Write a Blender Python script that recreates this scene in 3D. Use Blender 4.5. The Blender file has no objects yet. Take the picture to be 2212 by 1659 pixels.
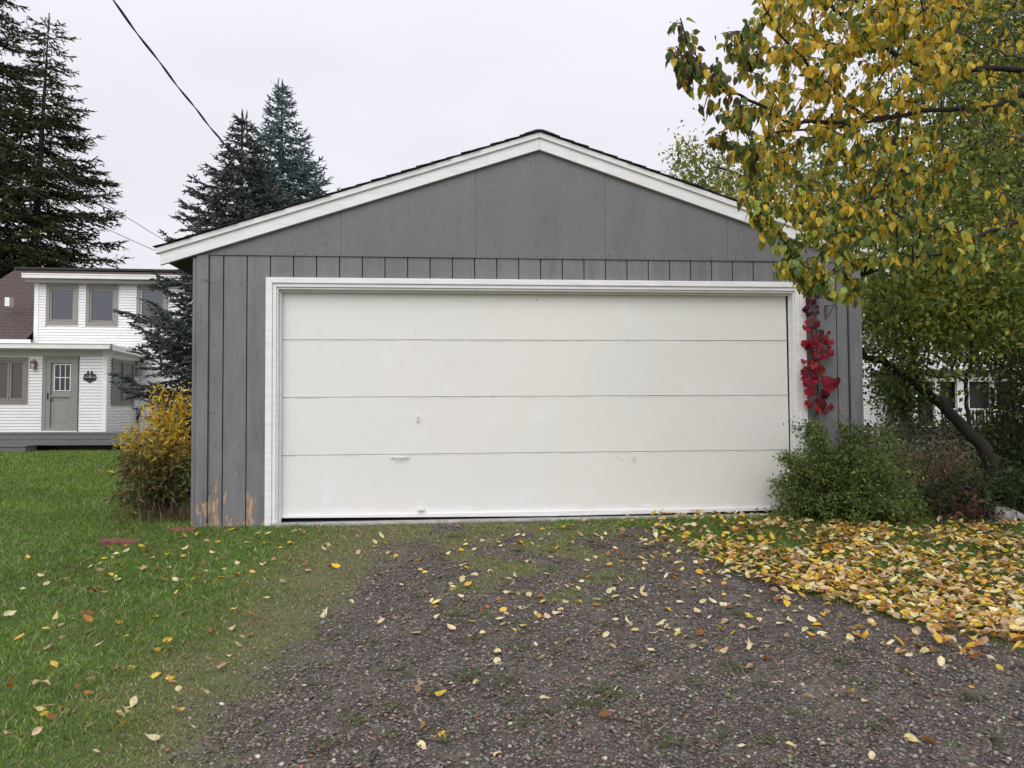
import bpy, math, random
import numpy as np
from mathutils import Vector, Matrix
random.seed(7); R = np.random.default_rng(11)
sc = bpy.context.scene
col = sc.collection
rad = math.radians

# ------------------------------------------------------------------ camera
CAM = np.array((0.0, -7.07, 1.0)); YAW = rad(5); PITCH = rad(2)
cd = bpy.data.cameras.new('camera'); cam = bpy.data.objects.new('camera', cd); col.objects.link(cam)
cam.location = CAM; cam.rotation_euler = (rad(92), 0, -YAW)
cd.sensor_width = 36; cd.lens = 36*1609/2212; cd.clip_end = 600; cd.clip_start = 0.05
sc.camera = cam
# ------------------------------------------------------------------ overcast sky
EL, AZ = rad(39), rad(196)
w = bpy.data.worlds.new('World'); sc.world = w; w.use_nodes = True
nt = w.node_tree; nt.nodes.clear()
wo = nt.nodes.new('ShaderNodeOutputWorld'); bg = nt.nodes.new('ShaderNodeBackground')
sky = nt.nodes.new('ShaderNodeTexSky'); sky.sky_type = 'NISHITA'; sky.sun_disc = False
sky.sun_elevation = EL; sky.sun_rotation = AZ
tc = nt.nodes.new('ShaderNodeTexCoord'); mp = nt.nodes.new('ShaderNodeMapping'); mp.inputs['Scale'].default_value = (1.2, 1.2, 3.2)
nz = nt.nodes.new('ShaderNodeTexNoise'); nz.inputs['Scale'].default_value = 1.6; nz.inputs['Detail'].default_value = 5
cr = nt.nodes.new('ShaderNodeValToRGB')
cr.color_ramp.elements[0].position = .3; cr.color_ramp.elements[0].color = (.715, .705, .765, 1)
cr.color_ramp.elements[1].position = .7; cr.color_ramp.elements[1].color = (.80, .79, .85, 1)
sc10 = nt.nodes.new('ShaderNodeMixRGB'); sc10.blend_type = 'MULTIPLY'; sc10.inputs[0].default_value = 1; sc10.inputs[2].default_value = (10, 10, 10, 1)
mx = nt.nodes.new('ShaderNodeMixRGB'); mx.inputs[0].default_value = .96
L = nt.links.new
L(tc.outputs['Generated'], mp.inputs[0]); L(mp.outputs[0], nz.inputs[0]); L(nz.outputs[0], cr.inputs[0]); L(cr.outputs[0], sc10.inputs[1])
# an overcast vault grows gently brighter from the horizon to the zenith
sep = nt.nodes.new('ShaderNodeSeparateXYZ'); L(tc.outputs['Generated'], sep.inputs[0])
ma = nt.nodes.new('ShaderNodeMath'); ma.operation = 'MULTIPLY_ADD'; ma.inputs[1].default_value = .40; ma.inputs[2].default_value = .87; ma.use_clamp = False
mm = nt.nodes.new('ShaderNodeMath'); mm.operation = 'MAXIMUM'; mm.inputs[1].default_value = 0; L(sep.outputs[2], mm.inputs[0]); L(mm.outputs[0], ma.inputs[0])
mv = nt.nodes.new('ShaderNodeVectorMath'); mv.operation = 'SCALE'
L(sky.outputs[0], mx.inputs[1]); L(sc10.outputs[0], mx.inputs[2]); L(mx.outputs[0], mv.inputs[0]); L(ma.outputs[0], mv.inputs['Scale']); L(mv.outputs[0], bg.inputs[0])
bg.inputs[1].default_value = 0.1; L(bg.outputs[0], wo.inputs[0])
sd = bpy.data.lights.new('sun', 'SUN'); sd.energy = 1.5; sd.angle = rad(50); sd.color = (1, .975, .94)
so = bpy.data.objects.new('sun', sd); col.objects.link(so)
sv = Vector((math.sin(AZ)*math.cos(EL), math.cos(AZ)*math.cos(EL), math.sin(EL)))
so.rotation_euler = sv.to_track_quat('Z', 'Y').to_euler(); so.location = sv*40
vs = sc.view_settings; vs.view_transform = 'Standard'; vs.look = 'None'; vs.gamma = 1; vs.exposure = 0.24; vs.use_curve_mapping = False

# ------------------------------------------------------------------ survey helpers (sight lines of the photograph, in 2212 px)
_cy, _sy, _cp, _sp = math.cos(YAW), math.sin(YAW), math.cos(PITCH), math.sin(PITCH)
FW = np.array((_sy*_cp, _cy*_cp, _sp)); RT = np.array((_cy, -_sy, 0)); UP = np.array((-_sp*_sy, -_sp*_cy, _cp))
def ray(px, py): return FW + (px-1106)/1609*RT - (py-829.5)/1609*UP
def PY(px, py, Y): d = ray(px, py); return CAM + d*(Y-CAM[1])/d[1]
def PD(px, py, D): return CAM + D*ray(px, py)
def gz(x, y):
    x = np.asarray(x, float); y = np.asarray(y, float)
    a = np.maximum(-y, 0)
    base = -.065 + .008*np.clip(x+2.3, 0, 7)
    base = base + np.clip(y-1, 0, 14)*-.003
    return base - .5*np.tanh(a/4.6)*np.clip(a/1.0, .3, 1)**.5 + .012*np.sin(x*1.7+y*.9)*np.sin(y*1.3-x*.4)*np.clip(np.abs(y+.0)/1.5, 0, 1)
def PG(px, py):
    d = ray(px, py); z = -.1
    for _ in range(25):
        t = (z-CAM[2])/d[2]; p = CAM+d*t; z = float(gz(p[0], p[1]))
    return np.array((p[0], p[1], z))
def to_px(P):
    d = np.atleast_2d(P)-CAM; f = d@FW; f = np.where(f > .05, f, .05)
    return 1106+1609*(d@RT)/f, 829.5-1609*(d@UP)/f, f

# ------------------------------------------------------------------ materials
def nodes(name):
    m = bpy.data.materials.new(name); m.use_nodes = True
    n = m.node_tree; b = n.nodes['Principled BSDF']
    return m, n, b
def N(n, t, **k):
    o = n.nodes.new(t)
    for a, v in k.items():
        if a.startswith('i_'): o.inputs[a[2:].replace('_', ' ')].default_value = v
        else: setattr(o, a, v)
    return o
def coords(n, scale=(1, 1, 1), kind='Object'):
    t = N(n, 'ShaderNodeTexCoord'); m = N(n, 'ShaderNodeMapping'); m.inputs['Scale'].default_value = scale
    n.links.new(t.outputs[kind], m.inputs[0]); return m.outputs[0]
def noise(n, vec, s, d=4, r=.55):
    o = N(n, 'ShaderNodeTexNoise'); o.inputs['Scale'].default_value = s; o.inputs['Detail'].default_value = d; o.inputs['Roughness'].default_value = r
    n.links.new(vec, o.inputs[0]); return o.outputs[0]
def ramp(n, v, stops):
    o = N(n, 'ShaderNodeValToRGB'); e = o.color_ramp.elements
    while len(e) < len(stops): e.new(.5)
    for i, (p, c) in enumerate(stops):
        e[i].position = p; e[i].color = (*c, 1) if len(c) == 3 else c
    n.links.new(v, o.inputs[0]); return o.outputs[0]
def mix(n, a, b, f, mode='MIX'):
    o = N(n, 'ShaderNodeMixRGB', blend_type=mode)
    for i, v in ((0, f), (1, a), (2, b)):
        if isinstance(v, (int, float)): o.inputs[i].default_value = v if i == 0 else (v, v, v, 1)
        elif isinstance(v, tuple): o.inputs[i].default_value = (*v[:3], 1)
        else: n.links.new(v, o.inputs[i])
    return o.outputs[0]
def mth(n, op, a, b=0., clamp=False):
    o = N(n, 'ShaderNodeMath', operation=op, use_clamp=clamp)
    for i, v in ((0, a), (1, b)):
        if isinstance(v, (int, float)): o.inputs[i].default_value = v
        else: n.links.new(v, o.inputs[i])
    return o.outputs[0]
def bump(n, b, h, st=.3, dist=.01):
    o = N(n, 'ShaderNodeBump'); o.inputs['Strength'].default_value = st; o.inputs['Distance'].default_value = dist
    n.links.new(h, o.inputs['Height']); n.links.new(o.outputs[0], b.inputs['Normal'])
def plain(name, c, rough=.6, metal=0, var=.12, s=8, bmp=0.):
    m, n, b = nodes(name); b.inputs['Roughness'].default_value = rough; b.inputs['Metallic'].default_value = metal
    v = coords(n); f = noise(n, v, s, 5)
    lo = tuple(x*(1-var) for x in c); hi = tuple(min(1, x*(1+var)) for x in c)
    n.links.new(ramp(n, f, [(.3, lo), (.7, hi)]), b.inputs['Base Color'])
    if bmp: bump(n, b, noise(n, v, s*6, 4), bmp, .01)
    return m
def grey_paint(name, c=(.178, .178, .184), peel=True, rot=False):
    m, n, b = nodes(name); b.inputs['Roughness'].default_value = .62
    P = coords(n, kind='Object'); G = coords(n, (1, 1, 1), 'Object')
    geo = N(n, 'ShaderNodeNewGeometry')
    sx = coordsW(n, geo, (2.5, 2.5, 70)); sy = coordsW(n, geo, (60, 60, 2.2)); lo = coordsW(n, geo, (1.3, 1.3, .8))
    f1 = noise(n, sx, 1.6, 6, .7); f2 = noise(n, sy, 1.2, 5, .7); f3 = noise(n, lo, 1.4, 4)
    k = mix(n, ramp(n, f1, [(.25, tuple(x*.78 for x in c)), (.75, tuple(x*1.19 for x in c))]), ramp(n, f2, [(.3, tuple(x*.82 for x in c)), (.62, tuple(x*1.05 for x in c))]), .45)
    k = mix(n, k, ramp(n, f3, [(.3, (.86, .87, .9)), (.7, (1.08, 1.08, 1.1))]), .8, 'MULTIPLY')
    # worn cracks in upright streaks
    wr = noise(n, coordsW(n, geo, (95, 95, 5)), 1, 3, .8); wm = noise(n, coordsW(n, geo, (3, 3, 2)), 1.1, 3)
    cmask = mth(n, 'MULTIPLY', mth(n, 'GREATER_THAN', wr, .60), mth(n, 'MULTIPLY', mth(n, 'SUBTRACT', wm, .5), 6, True), True)
    k = mix(n, k, tuple(x*.35 for x in c), mth(n, 'MULTIPLY', cmask, .45 if rot else .7))
    wash = noise(n, coordsW(n, geo, (5, 5, 1.1)), 1.5, 5, .65)
    k = mix(n, k, ramp(n, wash, [(.35, (.80, .80, .80)), (.5, (1, 1, 1)), (.68, (1.1, 1.1, 1.12))]), .25 if rot else 1, 'MULTIPLY')
    h = mth(n, 'ADD', mth(n, 'MULTIPLY', f1, .8), mth(n, 'MULTIPLY', wr, .4))
    if peel:
        s = N(n, 'ShaderNodeSeparateXYZ'); n.links.new(geo.outputs['Position'], s.inputs[0])
        pn = noise(n, coordsW(n, geo, (10, 10, 3.6)), 1.25, 7, .66)
        # flaking grows towards the foot of the boards on the weathered left corner
        zz = mth(n, 'MULTIPLY', s.outputs['Z'], -.30); xx = mth(n, 'MULTIPLY', mth(n, 'ADD', s.outputs['X'], 1.75), -.05)
        pm = mth(n, 'GREATER_THAN', mth(n, 'ADD', mth(n, 'ADD', pn, zz), xx), .52)
        left = mth(n, 'LESS_THAN', s.outputs['X'], -1.3)
        pm = mth(n, 'MULTIPLY', pm, left)
        wood = ramp(n, noise(n, coordsW(n, geo, (40, 40, 6)), 1, 5), [(.3, (.12, .05, .035)), (.5, (.36, .25, .16)), (.75, (.5, .42, .31))])
        k = mix(n, k, wood, pm); h = mth(n, 'SUBTRACT', h, mth(n, 'MULTIPLY', pm, .5))
    n.links.new(k, b.inputs['Base Color']); bump(n, b, h, .35, .006)
    return m
def coordsW(n, geo, sc_):
    m = N(n, 'ShaderNodeMapping'); m.inputs['Scale'].default_value = sc_; n.links.new(geo.outputs['Position'], m.inputs[0]); return m.outputs[0]
def white_paint(name, c=(.78, .775, .77), dirt=.5, rough=.5):
    m, n, b = nodes(name); b.inputs['Roughness'].default_value = rough
    geo = N(n, 'ShaderNodeNewGeometry')
    a = noise(n, coordsW(n, geo, (2, 2, 9)), 2.5, 6, .65)
    k = ramp(n, a, [(.28, tuple(x*.86 for x in c)), (.6, c)])
    sp = noise(n, coordsW(n, geo, (24, 24, 40)), 1.5, 4, .7)
    k = mix(n, k, (.33, .30, .27), mth(n, 'MULTIPLY', mth(n, 'GREATER_THAN', sp, .71), dirt))
    n.links.new(k, b.inputs['Base Color']); bump(n, b, mth(n, 'ADD', a, mth(n, 'MULTIPLY', sp, .3)), .25, .006)
    return m
def door_paint(name):
    m, n, b = nodes(name); b.inputs['Roughness'].default_value = .48
    geo = N(n, 'ShaderNodeNewGeometry')
    a = noise(n, coordsW(n, geo, (.55, 1, .5)), 1.3, 3, .5); d = noise(n, coordsW(n, geo, (2.2, 1, 2.6)), 1.1, 5, .6)
    k = ramp(n, a, [(.34, (.745, .75, .715)), (.5, (.765, .755, .715)), (.66, (.785, .75, .72))])
    s = N(n, 'ShaderNodeSeparateXYZ'); n.links.new(geo.outputs['Position'], s.inputs[0])
    xm = mth(n, 'MULTIPLY', mth(n, 'SUBTRACT', .9, s.outputs['X']), .28, True)      # a cooler white blends in towards the left half
    k = mix(n, k, (.765, .765, .77), mth(n, 'MULTIPLY', xm, .8))
    k = mix(n, k, (.82, .82, .83), mth(n, 'MULTIPLY', mth(n, 'MULTIPLY', mth(n, 'SUBTRACT', d, .58), 7, True), .7))
    sm = noise(n, coordsW(n, geo, (5, 1, 3.5)), 1.7, 6, .7); k = mix(n, k, (.58, .57, .54), mth(n, 'MULTIPLY', mth(n, 'MULTIPLY', mth(n, 'SUBTRACT', sm, .60), 8, True), .35))
    # freshly brushed band along the foot
    fz = mth(n, 'ADD', s.outputs['Z'], mth(n, 'MULTIPLY', noise(n, coordsW(n, geo, (4, 1, 8)), 1.6, 5, .6), .16))
    k = mix(n, k, (.85, .85, .86), mth(n, 'MULTIPLY', mth(n, 'MULTIPLY', mth(n, 'SUBTRACT', .17, fz), 20, True), .8))
    pk = noise(n, coordsW(n, geo, (9, 1, 9)), 3, 3, .6)
    k = mix(n, k, (.25, .23, .2), mth(n, 'MULTIPLY', mth(n, 'GREATER_THAN', pk, .785), .5))
    n.links.new(k, b.inputs['Base Color'])
    bump(n, b, mth(n, 'ADD', mth(n, 'MULTIPLY', d, .7), mth(n, 'MULTIPLY', noise(n, coordsW(n, geo, (60, 1, 60)), 1, 3), .12)), .3, .008)
    return m
def tinted(name, rough=.6, transl=.3, spec=.3, veins=False):
    m, n, b = nodes(name); b.inputs['Roughness'].default_value = rough; b.inputs['Specular IOR Level'].default_value = spec
    a = N(n, 'ShaderNodeAttribute', attribute_name='tint')
    geo = N(n, 'ShaderNodeNewGeometry')
    v = ramp(n, noise(n, coordsW(n, geo, (1, 1, 1)), 70, 3), [(.3, (.72, .7, .68)), (.65, (1.1, 1.1, 1.05))])
    k = mix(n, a.outputs['Color'], v, .8, 'MULTIPLY'); n.links.new(k, b.inputs['Base Color'])
    if transl:
        t = N(n, 'ShaderNodeBsdfTranslucent'); n.links.new(k, t.inputs[0]); s = N(n, 'ShaderNodeMixShader'); s.inputs[0].default_value = transl
        n.links.new(b.outputs[0], s.inputs[1]); n.links.new(t.outputs[0], s.inputs[2]); n.links.new(s.outputs[0], n.nodes['Material Output'].inputs[0])
    return m
def bark(name, c):
    m, n, b = nodes(name); b.inputs['Roughness'].default_value = .85
    v = coords(n, (1, 1, .35)); f = noise(n, v, 38, 6, .7)
    n.links.new(ramp(n, f, [(.3, tuple(x*.45 for x in c)), (.7, tuple(x*1.3 for x in c))]), b.inputs['Base Color']); bump(n, b, f, .8, .02); return m
M = dict(
    grey=grey_paint('weathered grey paint'), gable=grey_paint('grey gable paint', (.166, .166, .170), False, True),
    white=white_paint('white trim paint', (.84, .84, .84)), rake=white_paint('white fascia paint', (.82, .82, .825), .35), door=door_paint('door paint'),
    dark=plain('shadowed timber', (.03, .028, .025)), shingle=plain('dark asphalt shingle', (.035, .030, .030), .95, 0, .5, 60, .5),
    soffit=plain('bare soffit', (.06, .06, .05), .8), concrete=plain('concrete', (.36, .34, .33), .9, 0, .3, 20, .4),
    leaf=tinted('leaf', .5, .47, .35), needle=tinted('needle', .65, .12, .2), grass=tinted('grass', .6, .3, .2), fallen=tinted('fallen leaf', .6, .22, .3),
    stone=tinted('pebble', .75, 0, .35), bark=bark('dark bark', (.022, .017, .015)), bark2=bark('grey bark', (.10, .085, .075)),
    siding=plain('white vinyl siding', (.82, .82, .82), .45, 0, .05, 3), vtrim=plain('white trim', (.80, .80, .79), .5, 0, .06, 3),
    taupe=plain('taupe window trim', (.25, .235, .215), .55, 0, .08), taupe2=plain('dark taupe trim', (.215, .195, .18), .55, 0, .08),
    broof=plain('brown house shingle', (.095, .07, .065), .95, 0, .35, 14, .5), deck=plain('grey deck paint', (.145, .145, .148), .65, 0, .15, 12, .2),
    screen=plain('dark screen', (.016, .015, .016), .5), blind=plain('brown blind', (.10, .075, .055), .6), lan=plain('rust red metal', (.22, .075, .07), .5), black=plain('black metal', (.012, .012, .013), .5, .0),
    cable=plain('black cable', (.015, .015, .016), .6), brick=plain('red paving brick', (.20, .065, .058), .85, 0, .35, 30, .5),
    fence=plain('weathered fence timber', (.42, .37, .36), .85, 0, .3, 18, .4), rock=plain('grey boulder', (.28, .26, .25), .9, 0, .35, 9, .7), rock2=plain('brown boulder', (.13, .10, .095), .9, 0, .35, 9, .7),
    red=plain('dark red panel', (.13, .010, .02), .6), metal=plain('rusty hook metal', (.10, .085, .08), .5, .5, .3, 40), berry=plain('dark red berry', (.14, .02, .015), .4),
    hwhite=plain('white paint hardware', (.72, .72, .71), .4, 0, .05), lampglass=plain('lamp glass', (.45, .42, .42), .1), nail=plain('rusty nail', (.05, .045, .045), .7), greenhouse=plain('pale grey door', (.26, .265, .235), .4, 0, .05))
def glass_mat(name, c, refl):
    m, n, b = nodes(name); b.inputs['Base Color'].default_value = (*c, 1); b.inputs['Roughness'].default_value = .3
    g = N(n, 'ShaderNodeBsdfGlossy'); g.inputs['Roughness'].default_value = .03; g.inputs['Color'].default_value = (.8, .85, .95, 1)
    geo = N(n, 'ShaderNodeNewGeometry'); bm_ = N(n, 'ShaderNodeBump'); bm_.inputs['Strength'].default_value = .15; bm_.inputs['Distance'].default_value = .05
    n.links.new(noise(n, coordsW(n, geo, (1, 1, 1)), 2.5, 2), bm_.inputs['Height']); n.links.new(bm_.outputs[0], g.inputs['Normal'])
    s = N(n, 'ShaderNodeMixShader'); s.inputs[0].default_value = refl
    n.links.new(b.outputs[0], s.inputs[1]); n.links.new(g.outputs[0], s.inputs[2]); n.links.new(s.outputs[0], n.nodes['Material Output'].inputs[0]); return m
M['glass'] = glass_mat('window glass', (.02, .02, .022), .12); M['glass2'] = glass_mat('dim glass', (.015, .014, .013), .04)
M['glassb'] = glass_mat('glass over blind', (.075, .055, .04), .04); M['glassl'] = glass_mat('glass over slats', (.10, .10, .10), .10)

# ------------------------------------------------------------------ object helpers
def tag(o, label=None, cat=None, group=None, kind=None):
    for k, v in (('label', label), ('category', cat), ('group', group), ('kind', kind)):
        if v: o[k] = v
    return o
def empty(name, loc=(0, 0, 0), **k):
    o = bpy.data.objects.new(name, None); o.empty_display_size = .2; col.objects.link(o); o.location = loc
    return tag(o, **k)
def npmesh(name, V, F, mat, tint=None, smooth=False):
    """V (n,3); F (m,k) array of equal polygons or list of such arrays."""
    me = bpy.data.meshes.new(name); Fs = F if isinstance(F, list) else [F]
    Fs = [np.asarray(f, dtype=np.int32) for f in Fs if len(f)]
    V = np.asarray(V, dtype=np.float32)
    me.vertices.add(len(V)); me.vertices.foreach_set('co', V.ravel())
    nl = sum(f.size for f in Fs); me.loops.add(nl); me.loops.foreach_set('vertex_index', np.concatenate([f.ravel() for f in Fs]))
    tot = np.concatenate([np.full(len(f), f.shape[1], np.int32) for f in Fs]); st = np.concatenate(([0], np.cumsum(tot)[:-1])).astype(np.int32)
    me.polygons.add(len(tot)); me.polygons.foreach_set('loop_start', st); me.polygons.foreach_set('loop_total', tot)
    if smooth: me.polygons.foreach_set('use_smooth', np.ones(len(tot), bool))
    if tint is not None:
        a = me.color_attributes.new('tint', 'FLOAT_COLOR', 'POINT'); t = np.ones((len(V), 4), np.float32); t[:, :3] = tint; a.data.foreach_set('color', t.ravel())
    me.update(calc_edges=True); me.materials.append(mat); return me
def link(name, me, parent=None, loc=None):
    o = bpy.data.objects.new(name, me); col.objects.link(o)
    if parent: o.parent = parent
    if loc is not None: o.location = loc
    return o
class MB:
    def __init__(s): s.v = []; s.f = []
    def quad(s, *p): b = len(s.v); s.v += [tuple(q) for q in p]; s.f.append(tuple(range(b, b+len(p)))); return s
    def prism(s, pts, y0, y1):           # outline in x,z (counter clockwise seen from -Y), between y0 (front) and y1
        n = len(pts); b = len(s.v); s.v += [(x, y0, z) for x, z in pts]+[(x, y1, z) for x, z in pts]
        s.f.append(tuple(b+i for i in range(n))); s.f.append(tuple(b+n+i for i in reversed(range(n))))
        for i in range(n): j = (i+1) % n; s.f.append((b+i, b+n+i, b+n+j, b+j))
        return s
    def box(s, x0, x1, y0, y1, z0, z1): return s.prism([(x0, z0), (x1, z0), (x1, z1), (x0, z1)], y0, y1)
    def tube(s, pts, r, k=6, cap=True):
        pts = [Vector(p) for p in pts]; rs = r if isinstance(r, (list, tuple, np.ndarray)) else [r]*len(pts); b = len(s.v); u = None
        for i, p in enumerate(pts):
            d = (pts[min(i+1, len(pts)-1)]-pts[max(i-1, 0)]).normalized()
            if u is None: u = d.orthogonal().normalized()
            u = (u-d*u.dot(d)).normalized(); v = d.cross(u)
            for j in range(k): a = 2*math.pi*j/k; s.v.append(tuple(p+(u*math.cos(a)+v*math.sin(a))*rs[i]))
        for i in range(len(pts)-1):
            for j in range(k): q = (j+1) % k; s.f.append((b+i*k+j, b+i*k+q, b+(i+1)*k+q, b+(i+1)*k+j))
        if cap: s.f.append(tuple(b+j for j in reversed(range(k)))); e = b+(len(pts)-1)*k; s.f.append(tuple(e+j for j in range(k)))
        return s
    def build(s, name, mat, parent=None, bev=0, smooth=False, loc=None, **k):
        me = bpy.data.meshes.new(name); me.from_pydata(s.v, [], s.f); me.materials.append(mat); me.update()
        bmx = __import__('bmesh').new(); bmx.from_mesh(me); __import__('bmesh').ops.recalc_face_normals(bmx, faces=bmx.faces); bmx.to_mesh(me); bmx.free()
        if smooth: me.polygons.foreach_set('use_smooth', [True]*len(me.polygons))
        o = link(name, me, parent, loc)
        if bev: m = o.modifiers.new('bevel', 'BEVEL'); m.width = bev; m.segments = 2; m.limit_method = 'ANGLE'
        return tag(o, **k)
def bx(name, mat, parent, x0, x1, y0, y1, z0, z1, bev=0, **k): return MB().box(x0, x1, y0, y1, z0, z1).build(name, mat, parent, bev, **k)

# ------------------------------------------------------------------ ground
def poly_world(pts): return np.array([PG(*p)[:2] for p in pts])
GL = poly_world([(440, 1659), (520, 1500), (600, 1385), (690, 1290), (770, 1215), (850, 1165), (880, 1142)])      # left edge of the gravel
GRr = poly_world([(2330, 1440), (2212, 1395), (2000, 1345), (1800, 1292), (1640, 1240), (1520, 1200), (1440, 1165), (1400, 1128)])  # right edge
def edge_x(E, y): o = np.argsort(E[:, 1]); return np.interp(y, E[o, 1], E[o, 0])
def wob(x, y, s=1.0): return np.sin(x*3.1*s+1.7*np.sin(y*2.3*s))*.5+np.sin(y*4.7*s+x*1.9*s+2)*.3+np.sin(x*9.1*s-y*7.3*s)*.2
def gravel_mask(x, y):
    l = edge_x(GL, y)-np.maximum(-y-5, 0)*.25; r = edge_x(GRr, y)+np.maximum(-y-4, 0)*.9
    m = np.minimum((x-l+.18*wob(x, y)+.10*wob(x, y, 3.1))/.55+.35, (r-x+.10*wob(y, x))/.30+.35)
    m = np.where(y > -.02, 0, m)
    # the green patch in the crown of the drive
    pc = np.exp(-(((x-.70-.05*y)/.95)**2+((y+.9)/1.45)**2))*(.95+1.1*wob(x, y, 2.3)+.5*wob(x, y, 6))
    ed = .9*np.exp(-((y+.25)/.28)**2)*(.6+wob(x, y, 3))
    return np.clip(m, 0, 1)*np.clip(1.15-.85*pc-np.clip(ed, 0, 1), 0, 1)
def dry_mask(x, y):
    l = edge_x(GL, y); r = edge_x(GRr, y)
    a = np.exp(-((x-l+.10)/.55)**2); b = np.exp(-((x-r-.15)/.5)**2)*np.clip((-y-2.2)/1., 0, 1)*1.2
    pc = np.exp(-(((x-.7)/1.0)**2+((y+1.2)/1.4)**2))*1.05+.7*np.exp(-(((x+.6)/.7)**2+((y+.6)/.6)**2))
    return np.clip(a*.9+b+pc+.15*wob(x, y, 1.5), 0, 1)
def seg(a, b, n): return np.linspace(a, b, n, endpoint=False)
gx = np.concatenate((seg(-260, -40, 12), seg(-40, -9, 20), seg(-9, 7, 220), seg(7, 40, 22), np.linspace(40, 260, 12)))
gy = np.concatenate((seg(-60, -8, 16), seg(-8, 1.5, 150), seg(1.5, 20, 60), seg(20, 60, 16), np.linspace(60, 420, 14)))
X, Y = np.meshgrid(gx, gy); Z = gz(X, Y)
nzv = R.normal(0, 1, X.shape); Z = Z+np.where((X > -9) & (X < 7) & (Y < 1), nzv*.003, 0)
nx, ny = len(gx), len(gy); I = np.arange(nx*ny).reshape(ny, nx)
Fg = np.stack((I[:-1, :-1], I[:-1, 1:], I[1:, 1:], I[1:, :-1]), -1).reshape(-1, 4)
gm = gravel_mask(X, Y); dm = dry_mask(X, Y)
m, n, b = nodes('ground soil'); b.inputs['Roughness'].default_value = .95
a = N(n, 'ShaderNodeAttribute', attribute_name='tint'); s = N(n, 'ShaderNodeSeparateColor'); n.links.new(a.outputs['Color'], s.inputs[0])
geo = N(n, 'ShaderNodeNewGeometry'); W1 = coordsW(n, geo, (1, 1, 1))
vor = N(n, 'ShaderNodeTexVoronoi'); vor.inputs['Scale'].default_value = 85; n.links.new(W1, vor.inputs[0])
vs_ = N(n, 'ShaderNodeSeparateColor'); n.links.new(vor.outputs['Color'], vs_.inputs[0])
grv = ramp(n, vs_.outputs[0], [(0, (.085, .073, .067)), (.4, (.145, .125, .113)), (.7, (.21, .17, .145)), (.9, (.30, .26, .225)), (1, (.55, .51, .46))])
grv = mix(n, grv, ramp(n, vor.outputs['Distance'], [(.1, (1, 1, 1)), (.6, (.35, .33, .32))]), 1, 'MULTIPLY')
grs = ramp(n, noise(n, W1, 6, 6, .7), [(.3, (.05, .085, .02)), (.5, (.08, .12, .03)), (.7, (.12, .135, .05))])
dry = ramp(n, noise(n, W1, 40, 5, .7), [(.3, (.085, .065, .045)), (.6, (.20, .155, .10)), (.8, (.32, .26, .17))])
fines = noise(n, W1, 2.6, 5, .6)
grv = mix(n, grv, ramp(n, noise(n, W1, 120, 3), [(.35, (.06, .05, .042)), (.5, (.14, .12, .10)), (.68, (.27, .235, .20))]), mth(n, 'MULTIPLY', mth(n, 'MULTIPLY', mth(n, 'SUBTRACT', fines, .50), 4, True), .8))
k = mix(n, grs, dry, mth(n, 'MULTIPLY', s.outputs[1], .42)); f = mth(n, 'ADD', s.outputs[0], mth(n, 'MULTIPLY', mth(n, 'SUBTRACT', noise(n, W1, 14, 5, .7), .5), 1.1))
k = mix(n, k, grv, mth(n, 'MULTIPLY', mth(n, 'SUBTRACT', f, .35), 4, True)); n.links.new(k, b.inputs['Base Color'])
bump(n, b, mth(n, 'SUBTRACT', noise(n, W1, 60, 4), mth(n, 'MULTIPLY', vor.outputs['Distance'], .8)), .8, .012)
ground = link('ground', npmesh('ground', np.stack((X, Y, Z), -1).reshape(-1, 3), Fg, m, np.stack((gm, dm, dm*0), -1).reshape(-1, 3), True)); tag(ground, kind='structure')

# ------------------------------------------------------------------ garage
TILT = -.0062
g = empty('garage', (.9, 0, 0), label='grey timber garage with a white overhead door and low gable roof', cat='garage'); g.rotation_euler.y = TILT
gx0, gx1 = -3.2, 3.2                       # wall faces (local x)
ZB, ZG = -.06, 2.453                       # foot of the boards, gable line
DL, DR, DT = -2.465, 2.50, 2.148           # door opening
SL = .33; AP = 3.505                       # roof slope, underside apex at the wall face
DEP = 6.8
bx('side_wall', M['grey'], g, gx0, gx0+.1, .03, DEP, ZB+.03, 2.42); bx('side_wall', M['grey'], g, gx1-.1, gx1, .03, DEP, ZB+.03, 2.42)
bx('rear_wall', M['grey'], g, gx0+.101, gx1-.101, DEP-.1, DEP-.003, ZB+.03, 2.42)
mb = MB()
for x0, x1, z0, z1 in ((gx0+.11, DL-.06, ZB+.04, 2.4), (DR+.06, gx1-.11, ZB+.04, 2.4), (DL-.06, DR+.06, DT+.03, 2.4)): mb.box(x0, x1, .022, .11, z0, z1)
mb.prism([(gx0+.13, 2.401), (gx1-.13, 2.401), (0, AP-.06)], .03, .11)
mb.build('wall_backing', M['dark'], g)
MB().prism([(gx0+.02, 2.44), (gx1-.02, 2.44), (0, AP-.02)], DEP-.08, DEP).build('rear_gable', M['gable'], g)
bx('foundation_slab', M['concrete'], g, gx0+.03, gx1-.03, .025, DEP, -.24, -.04); bx('threshold_slab', M['concrete'], g, DL-.03, DR+.03, -.075, .024, -.24, -.024, .01)
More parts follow.
